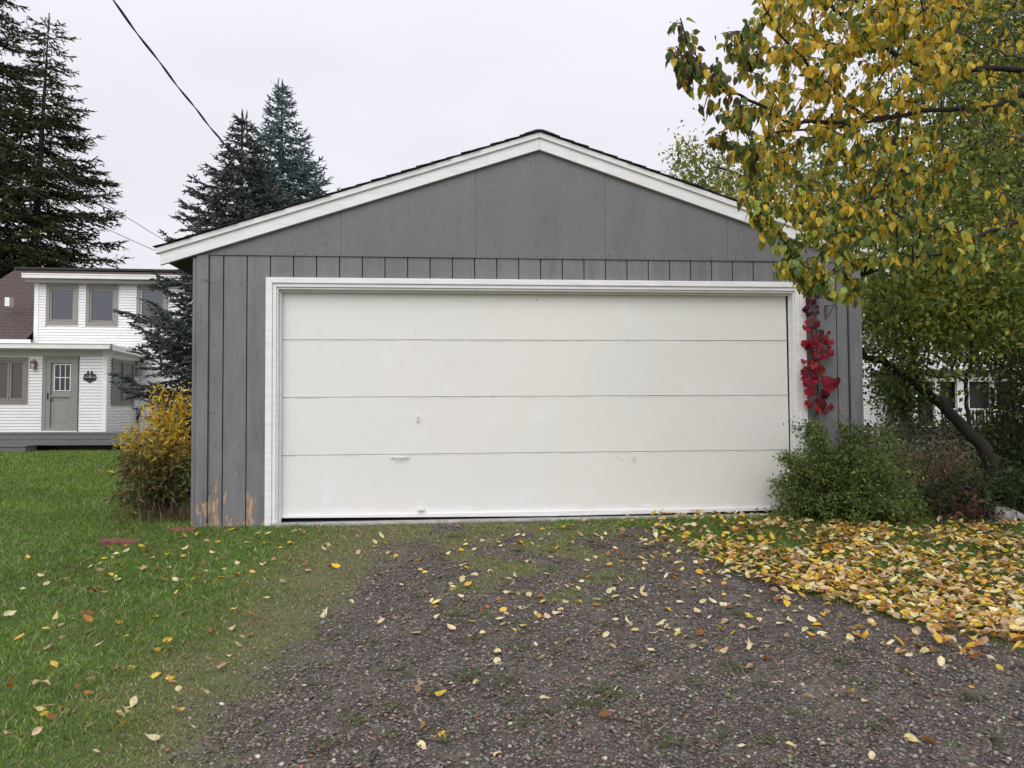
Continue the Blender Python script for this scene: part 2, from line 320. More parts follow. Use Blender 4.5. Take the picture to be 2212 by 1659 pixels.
# upright siding boards between the grooves
gr = [gx0+.1225]+[-2.95+i*.2114 for i in range(29)]+[gx1-.115]
for i in range(len(gr)-1):
    a, b_ = gr[i]+(.0045 if i else .002), gr[i+1]-.0045
    if b_-a < .02: continue
    y0 = random.uniform(-.0012, .0012)
    zt = ZG+.012
    segs = [(a, b_, ZB+random.uniform(-.006, .004), zt)]
    if a < DR+.01 and b_ > DL-.01:
        if a < DL-.02 and b_ > DL-.02:
            segs = []; MB().prism([(a, ZB), (DL-.02, ZB), (DL-.02, DT+.03), (b_, DT+.03), (b_, zt), (a, zt)], y0, .018).build('siding_board', M['grey'], g, .003)
        elif a < DR+.02 and b_ > DR+.02:
            segs = []; MB().prism([(a, DT+.03), (DR+.02, DT+.03), (DR+.02, ZB), (b_, ZB), (b_, zt), (a, zt)], y0, .018).build('siding_board', M['grey'], g, .003)
        else: segs = [(a, b_, DT+.03, zt)]
    for (p, q, z0, z1) in segs: bx('siding_board', M['grey'], g, p, q, y0, .018, z0, z1, .003)
# corner boards
for sx in (-1, 1):
    xe = gx0 if sx < 0 else gx1
    w_ = .12
    x0, x1 = (xe+.012, xe+w_) if sx < 0 else (xe-w_+.01, xe-.012)
    bx('corner_board', M['grey'], g, x0, x1, -.024, .016, ZB-.012, ZG-.003 if sx < 0 else ZG-.003, .003)
    a, b_ = (xe-.022, xe+.008) if sx < 0 else (xe-.008, xe+.022)
    bx('corner_board', M['grey'], g, a, b_, -.016, .10, ZB-.012, 2.425, .003)
# gable panels
def top(x): return AP-SL*abs(x)
seams = [gx0+.03, -1.88, -.611, .64, 1.86, gx1-.03]
for i in range(5):
    a, b_ = seams[i]+.0007, seams[i+1]-.0007
    pts = [(a, ZG), (b_, ZG)]
    pts += [(b_, top(b_))]+([(0, top(0))] if a < 0 < b_ else [])+[(a, top(a))]
    MB().prism(pts, -.014+random.uniform(-.0015, .0015), .0215).build('gable_panel', M['gable'], g, .002)
# rakes
for s_ in (-1, 1):
    def P(x, dz): return (s_*x, AP-SL*x+dz)
    xe = 3.50
    def strip(d0, d1, x_end, x_st=.0):
        p = [P(x_st, d0), P(x_end, d0), P(x_end, d1), P(x_st, d1)]
        return p if s_ > 0 else p[::-1]
    MB().prism(strip(-.005, .112, xe, .0008), -.052, -.016).build('rake_board', M['rake'], g, .003)
    MB().prism(strip(.107, .158, xe+.035, .0008), -.074, -.0165).build('rake_moulding', M['rake'], g, .003)
    # roof deck + eave
    MB().prism(strip(.118, .150, xe+.02, .0), -.0155, DEP+.05).build('roof_deck', M['soffit'], g)
    p = P(xe, 0); xs = sorted((s_*(xe-.03), s_*(xe+.004)))
    bx('eave_fascia', M['soffit'], g, xs[0], xs[1], -.0145, DEP+.05, p[1]+.075, p[1]+.117, .002)
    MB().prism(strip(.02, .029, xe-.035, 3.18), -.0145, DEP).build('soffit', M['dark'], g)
    nb = 9
    for i in range(nb):
        yy = .5+i*.75; MB().prism(strip(.03, .117, xe-.035, .02), yy, yy+.045).build('rafter', M['soffit'], g)
    # shingle courses, each a long strip that laps the one below
    L_ = .14; nn = int((xe+.06)/L_)+1
    for i in range(nn):
        x1 = xe+.055-i*L_; x0 = max(x1-L_-.05, .0)
        t = .004
        d = .1605+random.uniform(0, .003); jag = random.uniform(-.012, .004)
        pts = [P(x0, d+.0), P(x1, d+.010+random.uniform(0, .004)), P(x1, d+.016+random.uniform(0, .003)), P(x0, d+.005)]
        if s_ < 0: pts = pts[::-1]
        MB().prism(pts, -.092+jag, DEP+.06).build('shingle_course', M['shingle'], g)
MB().prism([(-.15, AP-SL*.15+.176), (0, AP+.170), (.15, AP-SL*.15+.176), (.15, AP-SL*.15+.184), (.03, AP+.176), (-.03, AP+.176), (-.15, AP-SL*.15+.184)], -.095, DEP+.06).build('ridge_cap', M['shingle'], g)
# nail heads
mb = MB()
def nail(x, z, y=-.0155, r=.0048):
    mb.prism([(x+r*math.cos(t), z+r*math.sin(t)) for t in (0, 1.05, 2.09, 3.14, 4.19, 5.24)], y-.001, y+.004)
for i in range(70): nail(-3.1+i*.09+random.uniform(-.02, .02), ZG+.02+random.uniform(-.004, .008))
for i in range(34): nail(-2.9+i*.18+random.uniform(-.03, .03), ZG+.11+random.uniform(-.01, .01))
for k_ in range(26):
    x = random.uniform(-2.4, 2.4); z = random.uniform(ZG+.2, top(x)-.05) if top(x)-.05 > ZG+.2 else ZG+.1; nail(x, z)
for z in np.arange(.1, 2.4, .3):
    for x in (-3.14, -3.02, -2.80, -2.62, 3.13, 2.95): nail(x+random.uniform(-.01, .01), z+random.uniform(-.05, .05), -.025 if abs(x) > 3.09 else -.0025)
mb.build('nail_heads', M['nail'], g, kind='stuff')
# door casing: mitred outer boards, inner stops, jambs
def frame_piece(name, o, i_, y0, y1, mat, bev=.004):
    (xl, xr, zt), (a, b_, c) = o, i_
    MB().prism([(xl, ZB-.03), (a, ZB-.03), (a, c), (xl, zt)], y0, y1).build(name, mat, g, bev)
    MB().prism([(b_, ZB+.01), (xr, ZB+.01), (xr, zt), (b_, c)], y0, y1).build(name, mat, g, bev)
    MB().prism([(a+.001, c), (b_-.001, c), (xr-.001, zt), (xl+.001, zt)], y0, y1).build(name, mat, g, bev)
frame_piece('door_casing', (DL-.095, DR+.135, DT+.098), (DL-.035, DR+.08, DT+.045), -.042, -.003, M['white'])
frame_piece('door_casing', (DL-.0345, DR+.0795, DT+.0445), (DL-.002, DR+.035, DT+.012), -.026, .02, M['white'], .003)
frame_piece('door_jamb', (DL-.0015, DR+.034, DT+.0115), (DL+.012, DR+.018, DT-.006), -.008, .095, M['white'], .002)
frame_piece('door_stop', (DL+.0125, DR+.0175, DT-.0065), (DL+.03, DR+.008, DT-.024), .05, .088, M['white'], .003)
# overhead door: four sections
door = bx('overhead_door', M['dark'], g, DL-.02, DR+.0, .125, .15, .012, DT)
zs = [.006, .588, 1.133, 1.678, DT-.005]
for i in range(4):
    z0, z1 = zs[i]+(.0018 if i else 0), zs[i+1]-.0018
    xr_ = lambda z: DR+.0065-.010*z/2.15
    MB().prism([(DL+.014, z0), (xr_(z0), z0), (xr_(z1), z1), (DL+.014, z1)], .098, .123).build('door_section', M['door'], door, .003)
    # lips of old paint along the joints
    if i: 
        mb = MB(); x = DL+.02
        while x < DR-.05:
            l_ = random.uniform(.05, .3)
            if random.random() < .55: mb.box(x, min(x+l_, DR-.02), .0955, .099, z0+.0005+random.uniform(0, .003), z0+random.uniform(.005, .010))
            if random.random() < .7: mb.box(x, min(x+l_*.8, DR-.02), .0955, .099, z0-.005-random.uniform(.004, .012), z0-.0055)
            x += l_
        mb.build('paint_ridge', M['hwhite'], door, kind='stuff')
mb = MB(); mb.prism([(DL+.016, .006), (-.9, -.012), (.1, -.022), (1.2, -.018), (DR+.004, -.004), (DR+.004, .024), (DL+.016, .026)], .084, .0975); mb.build('bottom_rail', M['white'], door, .003)
# pull handle
hz, hx0, hx1 = .560, -1.418, -1.262
h = MB()
for x in (hx0, hx1): h.prism([(x+.017*math.cos(t*math.pi/3+.5), hz+.017*math.sin(t*math.pi/3+.5)) for t in range(6)], .089, .0975); h.tube([(x, .085, hz), (x, .0885, hz)], .006)
h.tube([(hx0+.012, .092, hz-.003), (hx0+.03, .062, hz), (hx1-.03, .062, hz), (hx1-.012, .092, hz-.003)], [.005, .0085, .0085, .005], 8)
h.build('pull_handle', M['hwhite'], door, smooth=False)
h = MB(); lx, lz = -1.173, .925
h.prism([(lx-.012, lz-.03), (lx+.012, lz-.03), (lx+.014, lz+.012), (lx+.005, lz+.034), (lx-.005, lz+.034), (lx-.014, lz+.012)], .088, .0975)
h.tube([(lx, .06, lz+.02), (lx, .095, lz+.02)], .007, 8); h.tube([(lx, .07, lz+.022), (lx+.003, .066, lz-.03)], [.007, .003], 6)
h.build('lock_handle', M['hwhite'], door)
h = MB(); h.box(-1.172, -1.112, .050, .0965, .058, .064); h.box(-1.172, -1.112, .0935, .0972, .065, .085); h.build('lift_step', M['hwhite'], door, .001)
for cx, cz, nn_ in ((.92, .515, 26), (.79, .515, 7), (.755, .53, 4), (.905, .552, 4)):
    mb = MB()
    for k_ in range(nn_):
        t = random.uniform(0, 6.28); r_ = random.uniform(.2, 1)*(.04 if nn_ > 20 else .016); x, z = cx+r_*math.cos(t)*.8, cz+r_*math.sin(t); l_ = random.uniform(.005, .018); a_ = random.uniform(-.6, .9)
        mb.tube([(x, .0975, z), (x+l_*math.cos(a_)*.5, .0935, z+l_*math.sin(a_)*.5), (x+l_*math.cos(a_), .0975, z+l_*math.sin(a_))], .0022, 5)
    mb.build('paint_blister', M['door'], door, kind='stuff')
mb = MB(); mb.prism([(-.02+.006*math.cos(t), 2.075+.006*math.sin(t)) for t in np.linspace(0, 6.28, 9)[:-1]], .0955, .099); mb.build('bolt_head', M['metal'], door)
# thin dark squiggles on the corner board
mb = MB()
for k_ in range(8):
    x, z = -3.15+k_*.012, 2.205+random.uniform(-.012, .012)
    mb.tube([(x, -.0265, z), (x+.008, -.0268, z+random.uniform(.0, .014)), (x+.014, -.0265, z-random.uniform(.0, .018))], .0013, 4)
mb.build('dark_squiggle', M['nail'], g)
mb = MB(); mb.tube([(3.745, -.012, 2.75), (3.745, -.012, 2.76)], .004)
# wall hook
hk = MB(); A = PY(1783, 686, 0); B = PY(1783, 662, 0); C_ = PY(1803, 658, -.08)
hk.box(A[0]-.010, A[0]+.010, -.0085, -.003, A[2]-.015, B[2]+.012)
hk.tube([(A[0], -.01, B[2]), tuple(C_)], .0045); hk.tube([(A[0], -.01, A[2]), (A[0]+.03, -.03, A[2]+.04), tuple(C_-np.array((0, 0, .004)))], .004)
hk.tube([tuple(C_+np.array((.022*math.sin(t)+.02, -.01*t/4, .022*math.cos(t)-.018+.012))) for t in np.linspace(-1.4, 4.2, 14)], .004)
hk.build('plant_hook', M['metal'], None, label='rusty scrolled plant hook screwed to the grey boards right of the red vine', cat='hook')

# ------------------------------------------------------------------ neighbour house (left)
H = empty('house', (-10.8, 15, -.1), label='white clapboard house with brown roof and taupe windows beyond the left lawn', cat='house')
def hb(name, mat, x0, x1, y0, y1, z0, z1, par=None, bev=0, **k):
    o = bx(name, mat, None, x0, x1, y0, y1, z0, z1, bev, **k); o.parent = par or H
    if o.parent == H: o.matrix_parent_inverse = Matrix.Translation((10.8, -15, .1))
    return o
def hadd(o, par=None):
    o.parent = par or H
    if o.parent == H: o.matrix_parent_inverse = Matrix.Translation((10.8, -15, .1))
    return o
def siding_x(x0, x1, y, z0, z1, holes=(), sp=.0862):      # laps on a wall that faces -Y
    mb = MB(); z = z0
    while z < z1-.005:
        zt = min(z+sp, z1); cuts = [(x0, x1)]
        for a, b_, c, d in holes:
            if zt > c and z < d:
                nc = []
                for p, q in cuts:
                    if a > p: nc.append((p, min(a, q)))
                    if b_ < q: nc.append((max(b_, p), q))
                cuts = [(p, q) for p, q in nc if q-p > .01]
        for p, q in cuts:
            zg = z+(zt-z)*.78; mb.quad((p, y-.022, z), (q, y-.022, z), (q, y-.018, zg), (p, y-.018, zg)); mb.quad((p, y-.018, zg), (q, y-.018, zg), (q, y+.012, zg), (p, y+.012, zg)); mb.quad((p, y+.012, zg), (q, y+.012, zg), (q, y+.012, zt), (p, y+.012, zt)); mb.quad((p, y+.012, z), (q, y+.012, z), (q, y-.022, z), (p, y-.022, z))
        z += sp
    return hadd(mb.build('clapboards', M['siding'], None, kind='stuff'))
def siding_y(x, y0, y1, z0, z1, holes=(), sp=.0862):
    mb = MB(); z = z0
    while z < z1-.005:
        zt = min(z+sp, z1); cuts = [(y0, y1)]
        for a, b_, c, d in holes:
            if zt > c and z < d: cuts = [(p, q) for p, q in ((y0, a), (b_, y1)) if q-p > .01]
        for p, q in cuts:
            zg = z+(zt-z)*.76; mb.quad((x+.022, p, z), (x+.022, q, z), (x+.018, q, zg), (x+.018, p, zg)); mb.quad((x+.018, p, zg), (x+.018, q, zg), (x-.012, q, zg), (x-.012, p, zg)); mb.quad((x-.012, p, zg), (x-.012, q, zg), (x-.012, q, zt), (x-.012, p, zt)); mb.quad((x-.012, p, z), (x-.012, q, z), (x+.022, q, z), (x+.022, p, z))
        z += sp
    return hadd(mb.build('clapboards', M['siding'], None, kind='stuff'))
def ring(x0, x1, z0, z1, w_, y0, y1, mat, name, par, bev=.004):
    mb = MB(); mb.box(x0, x0+w_, y0, y1, z0, z1).box(x1-w_, x1, y0, y1, z0, z1).box(x0+w_, x1-w_, y0, y1, z0, z0+w_).box(x0+w_, x1-w_, y0, y1, z1-w_, z1)
    o = mb.build(name, mat, None, bev); return hadd(o, par)
def window(x0, x1, z0, z1, y, trim=M['taupe'], pane=M['glass'], sashes=1, tw=.11):
    t = ring(x0, x1, z0, z1, tw, y-.045, y+.02, trim, 'window', None)
    n_ = sashes; wi = (x1-x0-2*tw)/n_
    for i in range(n_):
        a = x0+tw+i*wi; ring(a+.004, a+wi-.004, z0+tw+.004, z1-tw-.004, .055, y-.02, y+.02, trim, 'sash', t)
        hb('pane', pane, a+.05, a+wi-.05, y+.004, y+.012, z0+tw+.05, z1-tw-.05, t)
    ring(x0-.02, x1+.02, z0-.02, z1+.02, .018, y-.03, y+.01, M['vtrim'], 'window_edge', t)
    return t
YP, YM, XS = 15.0, 17.3, -9.64
# walls
hb('porch_wall', M['siding'], -17, XS-.02, YP+.02, YM+.1, .2, 2.75); hb('main_wall', M['siding'], -12.80, -2.5, YM+.02, YM+.3, .1, 4.98)
hb('main_wall', M['siding'], -19, -12.80, YM+.32, YM+.6, .1, 3.2); hb('side_gable_wall', M['siding'], -2.8, -2.5, YM+.3, 24, .1, 4.98)
siding_x(-17, XS-.09, YP, .37, 2.53, [(-13.9, -11.74, 1.15, 2.50), (-11.36, -10.36, .3, 2.6)])
siding_y(XS, YP+.10, YM, .37, 2.75, [(15.27, 16.84, 1.13, 2.50)])
siding_x(XS+.03, -2.6, YM, .29, 4.93, [(-9.78, -8.78, 3.62, 4.95), (-8.12, -7.0, 1.75, 3.0)])
siding_x(-12.72, XS+.03, YM, 3.0, 4.93, [(-12.5, -11.5, 3.64, 4.95), (-11.31, -10.3, 3.62, 4.95)])
hb('corner_trim', M['vtrim'], XS-.10, XS+.025, YP-.03, YP+.11, .36, 2.74, bev=.004); hb('corner_trim', M['vtrim'], -12.83, -12.70, YM-.035, YM+.08, 3.1, 4.98, bev=.004)
hb('corner_trim', M['vtrim'], -8.77, -8.63, YM-.035, YM-.018, .29, 1.9); 
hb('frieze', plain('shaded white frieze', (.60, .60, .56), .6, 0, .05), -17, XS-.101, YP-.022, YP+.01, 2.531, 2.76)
# windows
window(-12.48, -11.52, 3.66, 4.925, YM); window(-11.29, -10.32, 3.64, 4.925, YM); window(-9.76, -8.80, 3.64, 4.92, YM)
wl = window(-12.74, -11.74, 1.17, 2.48, YP, M['taupe2'], M['glassb'], 2, .10); window(-13.8, -12.75, 1.17, 2.48, YP, M['taupe2'], M['glassb'], 2, .10)
window(-8.1, -7.02, 1.77, 2.98, YM)
# side window, facing +X
sw = MB()
for a, b_, c, d in ((15.29, 15.38, 1.15, 2.48), (16.72, 16.82, 1.15, 2.48), (15.38, 16.72, 2.38, 2.48), (15.38, 16.72, 1.15, 1.25), (16.0, 16.1, 1.25, 2.38)): sw.box(XS-.02, XS+.05, a, b_, c, d)
sw = hadd(sw.build('window', M['taupe2'], None, .003))
hb('pane', M['glassl'], XS-.01, XS+.004, 15.381, 15.999, 1.251, 2.379, sw); hb('pane', M['glassl'], XS-.01, XS+.004, 16.101, 16.719, 1.251, 2.379, sw)
mb = MB()
for i in range(14):
    z = 1.27+i*.08
    for a, b_ in ((15.385, 15.995), (16.105, 16.715)): mb.box(XS+.006, XS+.018, a, b_, z, z+.055)
hadd(mb.build('blind_slats', plain('grey slat', (.2, .2, .2), .5), None), sw)
# storm door
dr = ring(-11.33, -10.39, .37, 2.53, .085, YP-.05, YP+.02, M['taupe'], 'door', None)
ring(-11.24, -10.475, .41, 2.44, .115, YP-.045, YP-.005, M['taupe'], 'storm_door', dr)
hb('inner_door', M['greenhouse'], -11.126, -10.588, YP+.0, YP+.012, .526, 2.324, dr)
hb('door_rail', M['taupe'], -11.126, -10.588, YP-.04, YP-.008, 1.36, 1.41, dr)
hb('door_pane', M['glass2'], -11.02, -10.60, YP-.0062, YP-.0012, 1.55, 2.28, dr)
mb = MB()
for x in (-11.035, -10.882, -10.742, -10.61): mb.box(x-.010, x+.010, YP-.02, YP-.0065, 1.54, 2.29)
for z in (1.545, 1.915, 2.285): mb.box(-11.03, -10.60, YP-.021, YP-.0063, z-.010, z+.010)
hadd(mb.build('muntins', M['vtrim'], None), dr)
ring(-11.05, -10.66, .62, 1.30, .03, YP-.004, YP-.0005, M['taupe'], 'door_moulding', dr)
hb('door_handle', M['black'], -11.20, -11.175, YP-.075, YP-.046, 1.30, 1.48, dr, .003); hb('door_knob', M['metal'], -11.11, -11.07, YP-.04, YP-.001, 1.27, 1.31, dr, .005)
hb('door_sill', M['vtrim'], -11.34, -10.38, YP-.08, YP, .368, .41)
# lantern
lm = MB(); lx, ly, lz = -11.56, YP-.12, 2.30
lm.prism([(lx-.075, lz+.035), (lx+.075, lz+.035), (lx+.045, lz+.085), (lx-.045, lz+.085)], ly-.06, ly+.06); lm.box(lx-.055, lx+.055, ly-.05, ly+.05, lz+.0, lz+.034)
lm.box(lx-.065, lx+.065, ly-.06, ly+.06, lz-.135, lz-.115); lm.tube([(lx, ly, lz+.08), (lx, ly, lz+.12), (lx, ly+.05, lz+.13), (lx, ly+.11, lz+.06)], .010)
for ax in (-.05, .05):
    for ay in (-.05, .05): lm.box(lx+ax-.006, lx+ax+.006, ly+ay-.006, ly+ay+.006, lz-.115, lz)
la = empty('wall_lantern', (lx, ly, lz), label='rust red carriage lantern on the white clapboards left of the storm door', cat='lantern')
def into(o, p): o.parent = p; o.matrix_parent_inverse = Matrix.Translation(-p.location); return o
into(lm.build('lantern_frame', M['lan'], None), la); into(bx('lamp_glass', M['lampglass'], None, lx-.042, lx+.042, ly-.042, ly+.042, lz-.112, lz-.002), la)
hb('mounting_block', M['vtrim'], lx+.07, lx+.16, YP-.03, YP-.015, 2.16, 2.41)
# plaque: badge with pines and a peak
sx, sz = -10.075, 1.94; mb = MB()
mb.prism([(sx-.185, sz-.02), (sx-.175, sz-.075), (sx, sz-.175), (sx+.175, sz-.075), (sx+.185, sz-.02)], YP-.04, YP-.028)
for i, (dx, hgt) in enumerate(((-.125, .09), (-.05, .135), (.05, .135), (.125, .09))):
    z0 = sz+.005 if abs(dx) > .1 else sz+.045
    for k_ in range(3):
        a = .055-k_*.012; zz = z0+k_*hgt/4
        mb.prism([(sx+dx-a, zz), (sx+dx+a, zz), (sx+dx+.006, zz+hgt*.5), (sx+dx-.006, zz+hgt*.5)], YP-.04-.0004*k_-.0002*i, YP-.028)
    mb.box(sx+dx-.012, sx+dx+.012, YP-.0395, YP-.029, sz-.021, z0+.01)
mb.prism([(sx-.185, sz+.012), (sx+.185, sz+.012), (sx+.185, sz+.022), (sx-.185, sz+.022)], YP-.0385, YP-.030)
pl = empty('wall_plaque', (sx, YP-.03, sz), label='black badge shaped plaque with pine trees between door and corner', cat='plaque')
into(mb.build('badge', M['black'], None), pl)
mb = MB()
for k_ in range(9):
    x = sx-.14+k_*.034; mb.box(x, x+.008, YP-.043, YP-.0405, sz-.02, sz-.002); mb.box(x+.009, x+.021, YP-.043, YP-.0405, sz-.02+(k_ % 3)*.006, sz-.016+(k_ % 3)*.006)
into(mb.build('lettering', M['vtrim'], None), pl)
# porch roof with gutter
mb = MB()
yf = YP-.42
mb.quad((-17, yf+.05, 2.80), (XS+.30, yf+.05, 2.80), (XS+.22, YM+.02, 2.76), (-17, YM+.02, 2.84)); mb.quad((-17, yf+.05, 2.84), (XS+.30, yf+.05, 2.84), (XS+.22, YM+.02, 2.80), (-17, YM+.02, 2.9))
mb.quad((XS+.30, yf+.05, 2.80), (XS+.30, yf+.05, 2.84), (XS+.22, YM, 2.80), (XS+.22, YM, 2.76))
hadd(mb.build('porch_roof', M['vtrim'], None))
mb = MB(); mb.prism([(-17, 2.70), (XS+.27, 2.70), (XS+.30, 2.83), (-17, 2.83)], yf-.06, yf+.04); mb.box(-17, XS+.32, yf-.085, yf+.04, 2.831, 2.855)
hadd(mb.build('gutter', M['vtrim'], None, .006))
mb = MB(); mb.quad((XS+.305, yf+.04, 2.68), (XS+.225, YM, 2.64), (XS+.225, YM, 2.79), (XS+.305, yf+.04, 2.835)); mb.quad((XS+.28, yf+.04, 2.68), (XS+.20, YM, 2.64), (XS+.20, YM, 2.79), (XS+.28, yf+.04, 2.835)); mb.quad((XS+.305, yf+.04, 2.68), (XS+.225, YM, 2.64), (XS+.20, YM, 2.64), (XS+.28, yf+.04, 2.68))
mb.quad((XS+.28, yf+.04, 2.69), (XS+.20, YM, 2.65), (-17, YM, 2.65), (-17, yf+.04, 2.69))
hadd(mb.build('porch_fascia', M['vtrim'], None))
# upper roof and dormer roof
rc = []
mb = MB(); y0, z0, y1, z1 = YM-.35, 3.17, YM+3.6, 6.06
R0 = PY(35, 582, y1); zr = R0[2]; xr = R0[0]
ns = 26
for i in range(ns):
    t0, t1 = i/ns, (i+1)/ns
    ya, yb = y0+(y1-y0)*t0, y0+(y1-y0)*t1; za, zb = z0+(zr-z0)*t0, z0+(zr-z0)*t1
    xa = -20+(xr+20)*t0**2.2*1.0; xa = min(xa, xr) 
    xa = -16.2+(xr+16.2)*t0; 
    mb.quad((xa, ya, za+.02), (-12.86, ya, za+.02), (-12.86, yb, zb+.0), (xa, yb, zb)); mb.quad((xa, ya, za), (-12.86, ya, za), (-12.86, ya, za+.02), (xa, ya, za+.02))
hadd(mb.build('roof', M['broof'], None))
hb('eave_board', M['vtrim'], -17, -12.75, YM-.36, YM-.33, 3.02, 3.165)
mb = MB(); mb.quad((-12.86, y1-1.2, 5.22), (-2.2, y1-1.2, 5.22), (-2.2, y1, zr), (xr, y1, zr)); mb.quad((xr, y1, zr), (-2.2, y1, zr), (-2.2, y1+3.8, 3.1), (xr-3, y1+3.8, 3.1))
mb.quad((-13.0, YM-.4, 5.18), (-2.2, YM-.4, 5.18), (-2.2, y1-1.19, 5.30), (-13.0, y1-1.19, 5.30)); mb.quad((-12.86, YM+.1, 4.95), (-12.86, y1-1.2, 5.2), (-12.86, y1-.8, 5.2), (-12.86, YM+.1, 3.3))
hadd(mb.build('dormer_roof', M['broof'], None))
hb('ridge_board', M['black'], xr, -2.2, y1-.12, y1+.1, zr-.01, zr+.07)
hb('dormer_gutter', M['vtrim'], -13.0, -2.2, YM-.44, YM-.33, 5.06, 5.165, bev=.01); hb('dormer_fascia', M['taupe'], -12.95, -2.2, YM-.32, YM+.02, 4.95, 5.05)
hb('dormer_gutter_lip', M['vtrim'], -13.0, -2.2, YM-.46, YM-.43, 5.165, 5.20)
hb('roof_vent', M['vtrim'], -14.0, -13.86, YM+.5, YM+.75, 4.30, 4.58)
# deck
dk = empty('deck', (-9, 13.9, -.1), label='low grey painted deck running along the foot of the white house', cat='deck')
for z0, z1 in ((.21, .36), (.055, .202)): into(bx('fascia_board', M['deck'], None, -17, -6.2, 13.88, 13.92, z0, z1, .004), dk)
for i in range(9): into(bx('deck_board', M['deck'], None, -17, -6.2, 13.86+i*.142, 13.86+i*.142+.135, .361, .385, .003), dk)
into(bx('joists', M['dark'], None, -16.9, -6.3, 14.3, 14.4, -.1, .3), dk)
into(bx('deck_post', M['dark'], None, -9.0, -8.9, 13.95, 14.05, -.2, .2), dk); into(bx('deck_post', M['dark'], None, -11.6, -11.5, 13.95, 14.05, -.2, .2), dk)
st = empty('deck_step', (-13, 13.4, -.1), label='grey wooden step in front of the deck at the left edge', cat='step')
P0 = PY(56, 968, 13.3)
into(bx('step_tread', M['deck'], None, -15, P0[0]+.02, 13.25, 13.86, .045, .075, .003), st); into(bx('step_riser', M['deck'], None, -15, P0[0], 13.28, 13.82, -.08, .044, .003), st)
into(bx('step_base', M['deck'], None, -15, P0[0]-.0, 13.285, 13.815, -.22, -.085, .003), st)
# downspout and meter fittings
mb = MB(); ds = PY(366, 790, YM)
hb('downspout', M['vtrim'], ds[0]-.02, ds[0]+.08, YM-.12, YM-.05, .3, 3.0, bev=.005)
hb('meter_box', M['taupe'], XS+.02, XS+.10, 16.9, 17.15, 2.05, 2.5); mb = MB()
for k_ in range(5): mb.tube([(XS+.05+.02*k_, 17.0+.03*k_, 1.0), (XS+.08, 16.95+.05*k_, .7+.03*k_), (XS+.05, 17.1, .55+.04*k_), (XS+.04, 17.0+.03*k_, .8)], .008)
hadd(mb.build('coiled_cable', M['black'], None)); hb('outlet_box', M['vtrim'], XS+.02, XS+.09, 17.0, 17.1, 1.03, 1.14)

# ------------------------------------------------------------------ white house on the right, behind the fence
H2 = empty('porch_house', (9, 19, 0), label='white clapboard house with dark screened porch behind the picket fence', cat='house')
def q(px, py, Y=18.0): p = PY(px, py, Y); return p
a0 = q(1855, 800); a1 = q(1970, 800); top_z = q(2000, 790)[2]
def h2(name, mat, *a, **k): return into(bx(name, mat, None, *a, **k), H2)
def sid2(x0, x1, y, z0, z1, sp=.11):
    mb = MB(); z = z0
    while z < z1: mb.quad((x0, y-.02, z), (x1, y-.02, z), (x1, y-.003, min(z+sp, z1)), (x0, y-.003, min(z+sp, z1))); mb.quad((x0, y, z), (x1, y, z), (x1, y-.02, z), (x0, y-.02, z)); z += sp
    into(mb.build('clapboards', M['siding'], None, kind='stuff'), H2)
xa, xb = q(1850, 800)[0], q(2500, 800)[0]
h2('wall', M['siding'], xa-3, xb, 20.02, 20.3, 0, 5.6); sid2(xa-3, xb, 20, .3, 5.5)
sid2(q(2200, 800)[0], xb, 18.02, .3, 2.5); h2('porch_wall', M['siding'], q(2200, 800)[0], xb, 18.03, 18.2, .2, 2.5)
h2('porch_beam', M['vtrim'], q(1966, 800)[0], xb, 17.96, 18.15, 2.02, 2.32); h2('porch_floor', M['vtrim'], q(1966, 800)[0], xb, 17.9, 20, .3, .42)
for px0, px1 in ((1968, 1980), (2018, 2029), (2066, 2092), (2140, 2150)):
    h2('porch_post', M['vtrim'], q(px0, 800)[0], q(px1, 800)[0], 17.98, 18.1, .42, 2.02)
h2('porch_screen', M['screen'], q(1972, 800)[0], q(2196, 800)[0], 18.3, 18.33, .42, 2.0)
h2('porch_roof', M['broof'], q(1950, 800)[0], xb, 17.6, 20, 2.325, 2.42)
mb = MB()
for k_ in range(30):
    x = q(2026, 800)[0]+k_*.13
    mb.box(x, x+.035, 18.11, 18.14, .45, 1.0)
mb.box(q(2026, 800)[0], q(2026, 800)[0]+3.9, 18.105, 18.16, 1.001, 1.06)
into(mb.build('railing', M['vtrim'], None), H2)
for px in (2110, 2250): x = q(px, 800)[0]; h2('window', M['glass2'], x, x+.9, 19.96, 19.985, 3.3, 4.7)
MB().quad((xa-3.3, 19.6, 5.5), (xb+.5, 19.6, 5.5), (xb+.5, 23, 7.2), (xa-3.3, 23, 7.2))
into(MB().prism([(xa-3.3, 5.5), (xb+.5, 5.5), (xb+.5, 5.7), (xa-3.3, 5.7)], 19.5, 23).build('roof', M['broof'], None), H2)
# red panel on a post
rp = PY(1915, 864, 12.0); rq = PY(1931, 898, 12.0)
r_ = empty('garden_board', ((rp[0]+rq[0])/2, 12, 0), label='dark red upright board on a white stake just behind the picket fence', cat='board')
into(bx('panel', M['red'], None, rp[0], rq[0], 11.98, 12.0, rq[2]-.25, rp[2], .004), r_); into(bx('post', M['vtrim'], None, rp[0]+.05, rp[0]+.09, 12.003, 12.03, -.1, rq[2]+.1), r_)
